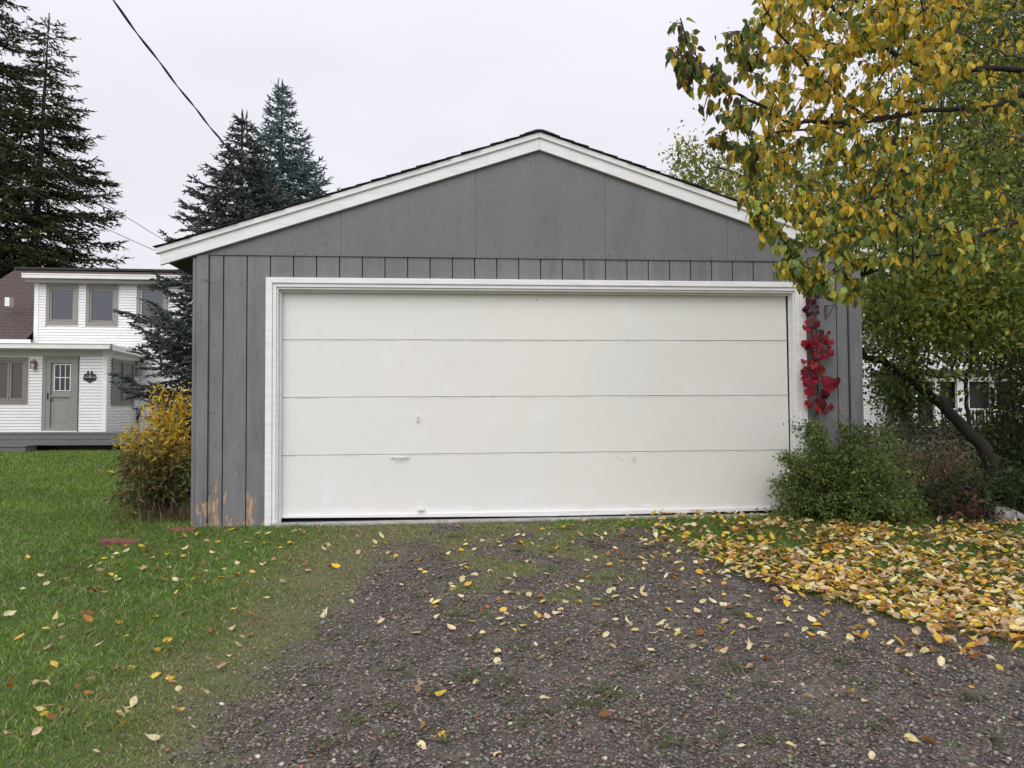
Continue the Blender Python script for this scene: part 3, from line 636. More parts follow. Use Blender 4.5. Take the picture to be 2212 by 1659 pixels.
# picket fence
FY = 8.2; f0 = PY(1905, 905, FY); f1 = PY(2075, 905, FY)
fe = empty('picket_fence', (f0[0], FY, 0), label='weathered grey picket fence behind the garden right of the garage', cat='fence')
zt = PY(1980, 912, FY)[2]; zr1, zr0 = PY(1980, 922, FY)[2], PY(1980, 930, FY)[2]
ww = .11
x = f0[0]-1.2; i = 0
while x < f1[0]+3.2:
    dz = random.uniform(-.03, .03); lean = random.uniform(-.006, .006); w_ = .075
    MB().prism([(x, 0), (x+w_, 0), (x+w_+lean, zt+dz-.05), (x+w_/2+lean, zt+dz), (x+lean, zt+dz-.05)], FY, FY+.02)
    into(MB().prism([(x, 0), (x+w_, 0), (x+w_+lean, zt+dz-.05), (x+w_/2+lean, zt+dz), (x+lean, zt+dz-.05)], FY, FY+.02).build('picket', M['fence'], None), fe); x += .145
into(bx('rail', M['fence'], None, f0[0]-1.2, f1[0]+3.2, FY-.04, FY-.002, zr0, zr1), fe); into(bx('rail', M['fence'], None, f0[0]-1.2, f1[0]+3.2, FY-.04, FY-.002, .2, .27), fe)
pz = PY(1915, 893, FY)[2]
for px in (1915, 2070): x = PY(px, 900, FY)[0]; into(bx('fence_post', M['fence'], None, x-.045, x+.045, FY-.13, FY-.042, -.05, pz if px < 2000 else pz-.1, .005), fe)

# ------------------------------------------------------------------ overhead lines
def cable(name, pts, r, label, sag=0, twist=0, cat='cable', n_=60):
    P0, P1 = Vector(pts[0]), Vector(pts[-1]); out = []
    for i in range(n_+1): t = i/n_; p = P0.lerp(P1, t); p.z -= sag*4*t*(1-t); out.append(p)
    o = MB()
    if not twist: o.tube(out, r, 6)
    else:
        for ph in range(3 if twist > 1 else 2):
            o.tube([p+Vector((math.cos(i*.8*twist+ph*2.1), 0, math.sin(i*.8*twist+ph*2.1)))*r*(.95) for i, p in enumerate(out)], r*.8, 6)
    return o.build(name, M['cable'], None, label=label, cat=cat)
a = PD(120, -170, 4.6); b_ = PD(632, 470, 10.5)
cable('service_cable', [a, b_], .0062, 'thick twisted black service cable running down from the top left to the garage roof', .12, .5, n_=120)
cable('service_wire', [PD(-120, 196, 17.0), PD(363, 524, 14.6)], .006, 'upper of two thin wires crossing in front of the tall dark spruces', .10)
cable('service_wire', [PD(-120, 313, 17.0), PD(350, 548, 14.6)], .006, 'lower of two thin wires crossing in front of the tall dark spruces', .08)

# ------------------------------------------------------------------ foliage machinery
def rnd_dirs(n_): v = R.normal(size=(n_, 3)); return v/np.linalg.norm(v, axis=1, keepdims=True)
def norm(v): return v/np.maximum(np.linalg.norm(v, axis=-1, keepdims=True), 1e-9)
def leaf_shape(kind, curl=.25, fold=.25):
    """unit leaf: base at origin, tip along +x, normal +z"""
    if kind == 'ovate':
        ts = [0, .10, .32, .58, .82, 1.0]; ws = [0, .19, .325, .31, .15, 0]; n_ = len(ts); m_ = n_-2
        v = [(t, 0, -curl*t*t) for t in ts]
        for sgn in (1, -1):
            for t, w_ in list(zip(ts, ws))[1:-1]: v.append((t, sgn*w_, fold*w_-curl*t*t))
        a, b_ = n_, n_+m_
        tri = np.array([(0, 1, a), (0, b_, 1), (n_-2, n_-1, a+m_-1), (n_-2, b_+m_-1, n_-1)])
        qd = np.array([(k_+1, k_+2, a+k_+1, a+k_) for k_ in range(m_-1)]+[(k_+1, b_+k_, b_+k_+1, k_+2) for k_ in range(m_-1)])
        return np.array(v, float), [tri, qd]
    if kind == 'kite':
        return np.array([(0, 0, 0), (.45, .3, fold*.3), (1, 0, -curl), (.45, -.3, fold*.3)], float), [np.array([(0, 2, 1), (0, 3, 2)])]
    if kind == 'lance':
        return np.array([(0, 0, 0), (.35, .14, .04), (1, 0, -curl), (.35, -.14, .04), (.6, 0, -curl*.3)], float), [np.array([(0, 4, 1), (1, 4, 2), (0, 3, 4), (3, 2, 4)])]
def scatter_leaves(base, dirv, nrm, size, tint, kind='kite', curl=(.05, .4), blotch=0):
    """merge n leaves into arrays"""
    n_ = len(base); u = norm(dirv); nn_ = nrm-u*np.sum(nrm*u, 1, keepdims=True); nn_ = norm(nn_); s = np.cross(nn_, u)
    v0, fs = leaf_shape(kind, 0, .25); k = len(v0); cu = R.uniform(*curl, n_)
    V = np.repeat(v0[None], n_, 0).copy(); V[:, :, 2] -= cu[:, None]*V[:, :, 0]**2; V[:, :, 1] *= R.uniform(.8, 1.15, n_)[:, None]
    V *= size[:, None, None]
    Wd = base[:, None, :]+V[:, :, :1]*u[:, None, :]+V[:, :, 1:2]*s[:, None, :]+V[:, :, 2:3]*nn_[:, None, :]
    off = (np.arange(n_)*k)[:, None, None]
    F = [(f[None]+off).reshape(-1, f.shape[1]) for f in fs]
    T = np.repeat(tint, k, 0)
    if blotch:      # brown spots and margins that belong to the dead leaf
        f_ = np.clip(R.normal(.25, .5, (len(T), 1)), 0, 1)*blotch*2; T = T*(1-f_)+T*np.array((.62, .42, .38))*f_
    return Wd.reshape(-1, 3), F, T
def merge(parts):
    V = []; F = {}; T = []; o = 0
    for v, fs, t in parts:
        V.append(v); T.append(t)
        for f in fs: F.setdefault(f.shape[1], []).append(f+o)
        o += len(v)
    return np.concatenate(V), [np.concatenate(x) for x in F.values()], np.concatenate(T)
def pick(pal, wts, n_, var=.18):
    pal = np.array(pal); w_ = np.array(wts, float); w_ /= w_.sum(); i = R.choice(len(pal), n_, p=w_)
    c = pal[i]*(1+R.normal(0, var, (n_, 1)))*(1+R.normal(0, .06, (n_, 3))); return np.clip(c, .004, .95)
class Tree:
    """limbs are laid out, then twigs grow out to the places the crown reaches"""
    def __init__(s): s.nodes = []; s.rad = []; s.mb = MB(); s.tw = []
    def limb(s, pts, r0, r1, sub=4, wig=.02):
        pts = [np.array(p, float) for p in pts]; out = []
        for i in range(len(pts)-1):
            for j in range(sub):
                t = j/sub; p0 = pts[max(i-1, 0)]; p1, p2 = pts[i], pts[i+1]; p3 = pts[min(i+2, len(pts)-1)]
                p = .5*((2*p1)+(-p0+p2)*t+(2*p0-5*p1+4*p2-p3)*t*t+(-p0+3*p1-3*p2+p3)*t**3); out.append(p+R.normal(0, wig*.3, 3))
        out.append(pts[-1]); m_ = len(out); rs = [r0+(r1-r0)*(i/(m_-1))**.8 for i in range(m_)]
        s.mb.tube(out, rs, 8 if r0 > .02 else 6); s.nodes += out; s.rad += rs
    def grow(s, att, r=.003, wig=.06, maxd=3):
        att = np.array(att); nd = np.array(s.nodes); 
        d = np.min(np.linalg.norm(att[:, None]-nd[None, ::2], axis=2), axis=1); att = att[np.argsort(d)]
        nd = list(s.nodes)
        arr = np.zeros((len(nd)+len(att)*8, 3)); arr[:len(nd)] = nd; cnt = len(nd)
        for a in att:
            dd = np.linalg.norm(arr[:cnt]-a, axis=1); j = int(np.argmin(dd+R.uniform(0, .05, cnt))); p = arr[j]; L0 = dd[j]
            if L0 < .02: continue
            n_ = max(3, min(7, int(L0/.10)+2)); mid = (p+a)/2+R.normal(0, wig, 3)*L0*1.2+np.array((0, 0, .10*L0))
            pts = [(1-t)**2*p+2*t*(1-t)*mid+t*t*a for t in np.linspace(0, 1, n_)]
            rr = r*min(2.2, 1+L0*1.2); s.mb.tube(pts, list(np.linspace(rr*1.3, rr*.5, n_)), 3, False); s.tw.append(pts)
            k = min(len(pts)-1, 8); arr[cnt:cnt+k] = pts[1:k+1]; cnt += k
def leaf_variants(name, cols, mat, kind='ovate'):
    out = []
    for i, c in enumerate(cols):
        v, f = leaf_shape(kind, random.uniform(-.05, .8), random.uniform(.1, .9)); v = v.copy(); v[:, 2] += np.array([math.sin(p[0]*6+i)*.04 for p in v]); v[:, 1] += .12*np.sin(v[:, 0]*3+i)*v[:, 0]
        out.append(npmesh(name, v, f, mat, np.tile(np.array(c)[None], (len(v), 1)), True))
    return out
def place_leaf(name, me, base, u, nr, size, parent=None):
    u = Vector(u).normalized(); nr = Vector(nr); nr = (nr-u*nr.dot(u)).normalized(); s_ = nr.cross(u)
    mt = Matrix((u, s_, nr)).transposed().to_4x4(); o = bpy.data.objects.new(name, me); col.objects.link(o)
    if parent: o.parent = parent; base = Vector(base)-parent.location
    mt.translation = Vector(base); o.matrix_local = mt @ Matrix.Scale(size, 4); return o
def in_poly(p, poly):
    x, y = p; c = False; j = len(poly)-1
    for i in range(len(poly)):
        xi, yi = poly[i]; xj, yj = poly[j]
        if (yi > y) != (yj > y) and x < (xj-xi)*(y-yi)/(yj-yi)+xi: c = not c
        j = i
    return c
def sample_poly(poly, n_):
    xs = [p[0] for p in poly]; ys = [p[1] for p in poly]; out = []
    while len(out) < n_:
        p = (random.uniform(min(xs), max(xs)), random.uniform(min(ys), max(ys)))
        if in_poly(p, poly): out.append(p)
    return out
GREEN, OLIVE, MUST, GOLD, BRN, DKG, LIME = (.10, .17, .045), (.36, .34, .06), (.70, .52, .06), (.80, .52, .05), (.12, .08, .055), (.04, .07, .024), (.42, .48, .10)

# ---- near tree, overhanging from the right
T1 = Tree()
def c5(X, Y, D): return PD(1404+X*.4341, Y*.4341, D)
base = PG(2212, 1500); tb = np.array((4.3, -2.9, float(gz(4.3, -2.9))))
T1.limb([tb-[0, 0, .2], tb+[.02, .02, .7], tb+[-.05, .1, 1.5], c5(2150, 700, 5.0)], .09, .07, 5)
T1.limb([c5(2150, 700, 5.0), c5(1900, 480, 5.0), c5(1700, 530, 4.9), c5(1450, 545, 4.8), c5(1240, 575, 4.7), c5(1070, 615, 4.6), c5(830, 640, 4.5), c5(600, 660, 4.4)], .027, .005)
T1.limb([c5(1240, 575, 4.7), c5(1070, 580, 4.6), c5(930, 460, 4.5), c5(800, 330, 4.3), c5(640, 160, 4.1), c5(560, 10, 4.0)], .018, .004)
T1.limb([c5(2150, 700, 5.0), c5(2080, 420, 4.9), c5(1860, 350, 4.8), c5(1540, 345, 4.7), c5(1330, 320, 4.6), c5(1200, 250, 4.6), c5(1000, 100, 4.5), c5(850, -20, 4.4), c5(700, -200, 4.3)], .025, .009)
T1.limb([c5(1200, 250, 4.6), c5(1140, 90, 4.6), c5(1000, -10, 4.7), c5(900, -150, 4.8)], .016, .006)
T1.limb([c5(1070, 615, 4.6), c5(860, 600, 4.3), c5(680, 610, 4.1), c5(530, 500, 3.9), c5(400, 460, 3.8), c5(330, 420, 3.7), c5(200, 270, 3.6), c5(150, 90, 3.55)], .014, .003)
T1.limb([c5(2150, 700, 5.0), c5(2150, 1000, 4.9), c5(1900, 1090, 4.7), c5(1700, 1150, 4.5), c5(1500, 1250, 4.3), c5(1250, 1280, 4.2), c5(1030, 1300, 4.0), c5(900, 1370, 3.9)], .018, .004)
T1.limb([c5(600, 660, 4.4), c5(520, 780, 4.1), c5(500, 930, 4.0), c5(560, 1060, 3.9), c5(640, 1160, 3.85), c5(760, 1320, 3.8), c5(880, 1370, 3.8)], .010, .003)
T1.limb([c5(1200, 800, 4.6), c5(1100, 950, 4.2), c5(1200, 1060, 4.0), c5(1380, 1110, 3.9), c5(1540, 1160, 3.9)], .012, .003)
T1.limb([c5(1240, 575, 4.7), c5(1220, 690, 4.6), c5(1200, 800, 4.6)], .016, .012)
regions = [  # polygon (crop px), clusters, depth range, palette weights (GREEN,OLIVE,MUST,GOLD,BRN,LIME)
    ([(90, 60), (170, 60), (215, 200), (330, 300), (400, 420), (330, 470), (200, 450), (90, 300)], 34, (3.5, 3.8), (5, 4, 1, 1, 5, 0)),
    ([(340, 140), (460, 80), (530, 60), (560, 300), (430, 420), (360, 360)], 26, (3.8, 4.2), (6, 4, 3, 1, 2, 0)),
    ([(200, 570), (330, 520), (540, 500), (520, 800), (400, 780), (300, 680)], 34, (3.8, 4.3), (7, 4, 4, 1, 2, 0)),
    ([(520, -60), (1560, -200), (1560, 340), (1300, 560), (900, 640), (600, 640), (480, 480), (560, 300)], 250, (3.9, 5.2), (3, 4, 9, 4, 0, 1)),
    ([(420, 760), (620, 660), (1400, 600), (1560, 800), (1400, 1060), (900, 1060), (600, 1000), (470, 1000)], 125, (3.9, 5.1), (7, 5, 6, 2, 0, 2)),
    ([(460, 980), (560, 1000), (700, 1180), (900, 1330), (1000, 1480), (760, 1440), (640, 1330), (560, 1180)], 40, (3.75, 3.95), (6, 5, 1.5, 1.5, 0, 7)),
    ([(850, 1050), (1200, 1000), (1560, 1080), (1680, 1300), (1560, 1400), (1200, 1330), (980, 1320)], 70, (3.8, 4.6), (7, 5, 2, 1, 0, 6)),
    ([(600, 1000), (950, 1030), (1000, 1300), (820, 1260)], 30, (3.8, 4.2), (7, 5, 3, 2, 0, 4)),
    ([(1000, 1330), (1060, 1400), (1040, 1500), (930, 1480)], 6, (3.9, 4.1), (2, 3, 2, 2, 0, 4)),
    ([(1560, -300), (2300, -300), (2300, 1000), (1560, 600)], 70, (4.4, 5.6), (6, 6, 5, 2, 0, 1)),
    ([(1560, 800), (2300, 1000), (2300, 1500), (1680, 1300)], 16, (4.4, 5.4), (6, 6, 3, 2, 0, 2)),
    ([(2300, -300), (3600, -300), (3600, 1500), (2300, 1100)], 60, (3.6, 5.6), (6, 6, 5, 2, 0, 1)),
    ([(600, -900), (2800, -900), (2800, -200), (600, -150)], 110, (4.3, 6.2), (3, 4, 7, 3, 0, 1)),
]
att = []; wts = []
for poly, n_, (d0, d1), wt in regions:
    n_ = int(n_*(.62 if n_ in (34, 26) else 1))
    for (x, y) in sample_poly(poly, int(n_*1.75)): att.append(c5(x, y, random.uniform(d0, d1))); wts.append(wt)
att = np.array(att); T1.grow(att, .0034, .05)
near = empty('fruit_tree', tuple(tb), label='large leaved tree overhanging from the right with yellow and green hanging leaves', cat='tree')
into(T1.mb.build('trunk', M['bark'], None, smooth=True), near)
LB, LU, LN, LS, LC = [], [], [], [], []
palN = [GREEN, OLIVE, MUST, GOLD, BRN, LIME]
def regw(px, py):
    X, Y = (px-1404)/.4341, py/.4341; best = None
    return None
for pts in T1.tw:
    e = pts[-1]; j = int(np.argmin(np.linalg.norm(att-e, axis=1))); wt = wts[j]
    P = np.array(pts); Ltw = np.linalg.norm(P[-1]-P[0]); n_ = 8 if Ltw < .3 else 11
    for i in range(n_):
        t = 1-(i/n_)*min(1, .32/max(Ltw, .1)); f = t*(len(P)-1); a = int(min(f, len(P)-2)); p = P[a]+(P[a+1]-P[a])*(f-a)
        p = p+R.normal(0, .006, 3); az = random.uniform(0, 6.28); h_ = np.array((math.cos(az), math.sin(az), 0))
        u = h_*random.uniform(.15, .8)+np.array((0, 0, -1))
        if random.random() < .08: u = h_+np.array((0, 0, random.uniform(-.3, .3)))
        LB.append(p+h_*.02); LU.append(u); LN.append(h_+R.normal(0, .35, 3)+np.array((0, 0, .25))); LS.append(random.uniform(.034, .063)); LC.append(pick(palN, wt, 1, .12)[0])
LB, LU, LN, LS, LC = map(np.array, (LB, LU, LN, LS, LC))
px, py, dp = to_px(LB); vis = (px > 0) & (px < 2212) & (py > 0) & (py < 1659)
order = np.argsort(np.where(vis, dp/LS, 1e9)); top300 = order[:300]; rest = order[300:]
var = []; VC = []
for base_c in palN:
    for q_ in range(5): c = np.clip(np.array(base_c)*(.75+.12*q_), 0, 1); VC.append(c)
var = leaf_variants('leaf', VC, M['leaf']); VC = np.array(VC)
for i in top300:
    j = int(np.argmin(np.linalg.norm(VC-LC[i], axis=1)*(1+R.uniform(0, .3, len(VC))))); place_leaf('leaf', var[j], LB[i], LU[i], LN[i], LS[i], near)
V, F, T_ = scatter_leaves(LB[rest], LU[rest], LN[rest], LS[rest], LC[rest], 'ovate', (-.1, .9), .12)
into(tag(link('foliage', npmesh('foliage', V, F, M['leaf'], T_, True)), kind='stuff'), near)
# berries on the twigs
mb = []; bb = R.choice(len(LB), 420)
ico = np.array([(1, 0, 0), (-1, 0, 0), (0, 1, 0), (0, -1, 0), (0, 0, 1), (0, 0, -1)], float); icf = np.array([(0, 2, 4), (2, 1, 4), (1, 3, 4), (3, 0, 4), (2, 0, 5), (1, 2, 5), (3, 1, 5), (0, 3, 5)])
C3 = LB[bb]+R.normal(0, .03, (len(bb), 3)); Vb = (C3[:, None]+ico[None]*.0045).reshape(-1, 3); Fb = (icf[None]+(np.arange(len(bb))*6)[:, None, None]).reshape(-1, 3)
into(tag(link('berries', npmesh('berries', Vb, Fb, M['berry'], None, True)), kind='stuff'), near)
# bare silvery twigs of the neighbouring branch
tw = Tree()
tw.limb([c5(2200, 330, 4.6), c5(1861, 290, 4.5), c5(1700, 240, 4.4), c5(1520, 150, 4.3), c5(1340, 0, 4.3), c5(1300, -100, 4.3)], .009, .003)
tw.limb([c5(2250, 720, 4.6), c5(1861, 690, 4.5), c5(1680, 640, 4.3), c5(1560, 560, 4.2), c5(1490, 430, 4.2)], .007, .002)
tw.limb([c5(2250, 950, 4.6), c5(1861, 890, 4.5), c5(1790, 830, 4.4), c5(1720, 700, 4.4), c5(1560, 570, 4.3)], .007, .002)
tw.limb([c5(1861, 290, 4.5), c5(1780, 130, 4.5), c5(1800, 0, 4.5)], .004, .002); tw.limb([c5(1700, 240, 4.4), c5(1500, 330, 4.4), c5(1350, 330, 4.4)], .004, .0015)
tw.limb([c5(1861, 660, 4.5), c5(1750, 720, 4.4), c5(1600, 690, 4.4)], .003, .0015); tw.limb([c5(1861, 50, 4.5), c5(1700, 90, 4.4), c5(1500, 200, 4.4), c5(1350, 220, 4.4)], .006, .002)
into(tw.mb.build('bare_twigs', M['bark2'], None, smooth=True), near)

# ---- generic dense crown
def crown(name, tree, att, label, cat, pal, wt, size, per, group=None, nparts=0, kind='kite', spread=.12, barkm='bark', zcol=None, droop=.6):
    att = np.array(att); tree.grow(att, .003, .06)
    root = empty(name, tuple(tree.nodes[0]), label=label, cat=cat, group=group)
    into(tree.mb.build('trunk', M[barkm], None, smooth=True), root)
    n_ = len(att)*per; c = np.repeat(att, per, 0)+R.normal(0, spread, (len(att)*per, 3))
    u = rnd_dirs(n_)+np.array((0, 0, -droop)); nr = rnd_dirs(n_)+np.array((0, 0, .5)); s_ = R.uniform(size[0], size[1], n_)
    pw = np.repeat([np.array(pal)[k_] for k_ in R.choice(len(pal), len(att), p=np.array(wt)/sum(wt))], per, 0)
    cc = pick(pal, wt, n_, .15)*.55+pw*.45
    if zcol: cc = zcol(c, cc)
    keep = np.arange(n_)
    if nparts:
        px, py, dp = to_px(c); vis = (px > 1860) & (px < 2212) & (py > 0) & (py < 1000); o_ = np.argsort(np.where(vis, dp/s_, 1e9)); tp = o_[:nparts]; keep = o_[nparts:]
        VCs = np.array([np.array(p)*f_ for p in pal for f_ in (.8, 1.1)]); vv = leaf_variants('leaf', VCs, M['leaf'], kind)
        for i in tp: place_leaf('leaf', vv[int(np.argmin(np.linalg.norm(VCs-cc[i], axis=1)))], c[i], u[i], nr[i], s_[i], root)
    V, F, T_ = scatter_leaves(c[keep], u[keep], nr[keep], s_[keep], cc[keep], kind)
    into(tag(link('foliage', npmesh('foliage', V, F, M['leaf'], T_)), kind='stuff'), root)
    return root
# leaning tree behind the garage corner
T2 = Tree(); D0 = 9.6
tp = [(2160, 1010, 9.3), (2125, 970, 9.3), (2086, 929, 9.4), (2038, 878, 9.5), (1984, 836, 9.6), (1916, 786, 9.8), (1860, 758, 10.0), (1800, 640, 10.2), (1740, 500, 10.4), (1640, 400, 10.6), (1540, 360, 10.8)]
T2.limb([PD(*p)-(np.array((0, 0, .3)) if i == 0 else 0) for i, p in enumerate(tp)], .10, .014, 5)
T2.limb([PD(*p) for p in ((2038, 878, 9.5), (1990, 825, 9.4), (1945, 812, 9.3), (1880, 800, 9.3))], .02, .008)
T2.limb([PD(*p) for p in ((2095, 940, 9.4), (2090, 880, 9.6), (2086, 825, 9.6), (2100, 770, 9.6), (2092, 700, 9.6), (2060, 560, 9.7), (2040, 380, 9.9), (2030, 150, 10)) ], .03, .01)
T2.limb([PD(*p) for p in ((2086, 825, 9.6), (2060, 814, 9.4), (2023, 814, 9.3), (1960, 790, 9.2), (1900, 740, 9.1))], .018, .005)
T2.limb([PD(*p) for p in ((2055, 812, 9.4), (2062, 770, 9.4), (2070, 727, 9.5), (2050, 600, 9.5))], .016, .006)
T2.limb([PD(*p) for p in ((1984, 836, 9.6), (1960, 700, 9.6), (1900, 560, 9.5), (1850, 420, 9.3), (1780, 250, 9.3))], .03, .008)
att = []
for poly, n_, (d0, d1) in (
    ([(1590, 400), (1700, 340), (1900, 330), (2212, 300), (2300, 600), (1900, 640), (1820, 560), (1720, 470), (1640, 440)], 330, (8.3, 11.)),
    ([(1865, 600), (2300, 520), (2300, 700), (2050, 725), (2000, 705), (1865, 720)], 330, (8.2, 10.8)),
    ([(1900, 725), (2000, 735), (2080, 790), (2060, 830), (1990, 800)], 14, (8.6, 10)),
    ([(1820, -60), (2260, -60), (2260, 320), (1880, 320)], 210, (8.5, 12)),
    ([(1560, -600), (2300, -600), (2300, -100), (1700, -100)], 60, (8, 11)),
    ([(1450, 400), (1480, 320), (1560, 350), (1620, 440), (1560, 430)], 26, (10.6, 11.6))):
    for x, y in sample_poly(poly, n_): att.append(PD(x, y, random.uniform(d0, d1)))
att = [a for a in att if not (a[0] < 4.75 and a[1] > -.3 and a[1] < 7.2 and a[2] < 3.75-.33*abs(a[0]-.9)+.3)]
crown('leaning_tree', T2, att, 'dark leaning tree behind the garage corner with yellow green leaves', 'tree', [(.34, .37, .07), (.24, .26, .05), (.52, .40, .05), (.12, .19, .04), (.07, .12, .03)], (5, 5, 2.2, 8, 5), (.055, .09), 36, None, 300, 'kite', .20)
# tall shoots of a small tree beyond the roof
T3 = Tree(); b0 = PD(1520, 980, 16.5); b0[2] = -.1
T3.limb([b0, PD(1520, 600, 16.5), PD(1525, 400, 16.3)], .05, .02)
for x, y in ((1462, 312), (1494, 300), (1452, 350), (1540, 345), (1560, 375)): T3.limb([PD(1520, 480, 16.4), PD((1520+x)/2+4, 390, 16.4), PD(x, y, 16.4)], .012, .004)
att = [PD(x, y, random.uniform(16, 17)) for x, y in sample_poly([(1440, 372), (1500, 365), (1600, 380), (1680, 470), (1600, 470), (1480, 420)], 60)]+[PD(1462+random.gauss(0, 5), 312+i*9, 16.4) for i in range(7)]+[PD(1494+random.gauss(0, 7), 302+i*8, 16.4) for i in range(9)]+[PD(1552+random.gauss(0, 7), 345+i*9, 16.4) for i in range(5)]
crown('distant_tree', T3, att, 'small yellowing tree whose upright shoots show above the right roof slope', 'tree', [OLIVE, MUST, GREEN, GOLD], (6, 5, 5, 3), (.06, .10), 16, None, 0, 'kite', .13)
# dark tree further right and behind
T4 = Tree(); b0 = PD(2290, 1000, 12.5); b0[2] = -.1
T4.limb([b0, PD(2280, 700, 12.5), PD(2260, 350, 12.6), PD(2240, 0, 12.8), PD(2230, -500, 13)], .14, .04)
T4.limb([PD(2280, 700, 12.5), PD(2180, 560, 12), PD(2090, 430, 11.8), PD(2040, 260, 11.8)], .05, .012); T4.limb([PD(2260, 350, 12.6), PD(2150, 200, 12.3), PD(2080, 60, 12.2), PD(2050, -100, 12)], .05, .012)
T4.limb([PD(2280, 850, 12.5), PD(2180, 800, 12), PD(2120, 760, 11.8)], .03, .01)
att = []
for poly, n_, (d0, d1) in (([(2000, -200), (2600, -300), (2600, 420), (2080, 420), (2020, 250)], 980, (10.6, 14)), ([(2010, 400), (2600, 380), (2600, 740), (2100, 760), (1980, 620)], 520, (11, 15)),
    ([(2100, 720), (2600, 700), (2600, 1000), (2130, 960), (2150, 840)], 160, (10.5, 13)), ([(1900, -900), (2900, -900), (2900, -200), (2000, -200)], 220, (11, 15)), ([(2600, -200), (3300, -200), (3300, 900), (2600, 900)], 260, (10, 14))):
    for x, y in sample_poly(poly, n_): att.append(PD(x, y, random.uniform(d0, d1)))
crown('broadleaf_tree', T4, att, 'dense dark green tree filling the right edge behind the bare twigs', 'tree', [DKG, (.055, .095, .028), (.14, .16, .04), (.40, .31, .05), (.45, .26, .03)], (8, 8, 5, 2.2, .6), (.06, .11), 44, None, 0, 'kite', .30)
# dark tree far behind between fence and house, left of the trunk
T5 = Tree(); b0 = np.array((7.55, 10.4, -.1)); T5.limb([b0, b0+[.05, 0, 1.2], b0+[-.1, 0, 2.6], b0+[0, 0, 4.5]], .07, .02)
att = [PD(x, y, random.uniform(15, 17.5)) for x, y in sample_poly([(1870, 560), (1990, 560), (1975, 780), (1968, 890), (1936, 860), (1925, 830), (1890, 815), (1866, 830)], 120)]
att += [PD(x, y, random.uniform(16, 18.)) for x, y in sample_poly([(1980, 560), (2212, 600), (2300, 760), (2150, 800), (2080, 770), (1990, 745)], 190)]
att += [PD(x, y, random.uniform(15.6, 17.)) for x, y in sample_poly([(1925, 800), (1970, 790), (1968, 900), (1930, 905)], 60)]
crown('dark_tree', T5, att, 'small dark tree between the picket fence and the white house', 'tree', [DKG, GREEN, OLIVE], (8, 4, 2), (.07, .12), 34, None, 0, 'kite', .26)

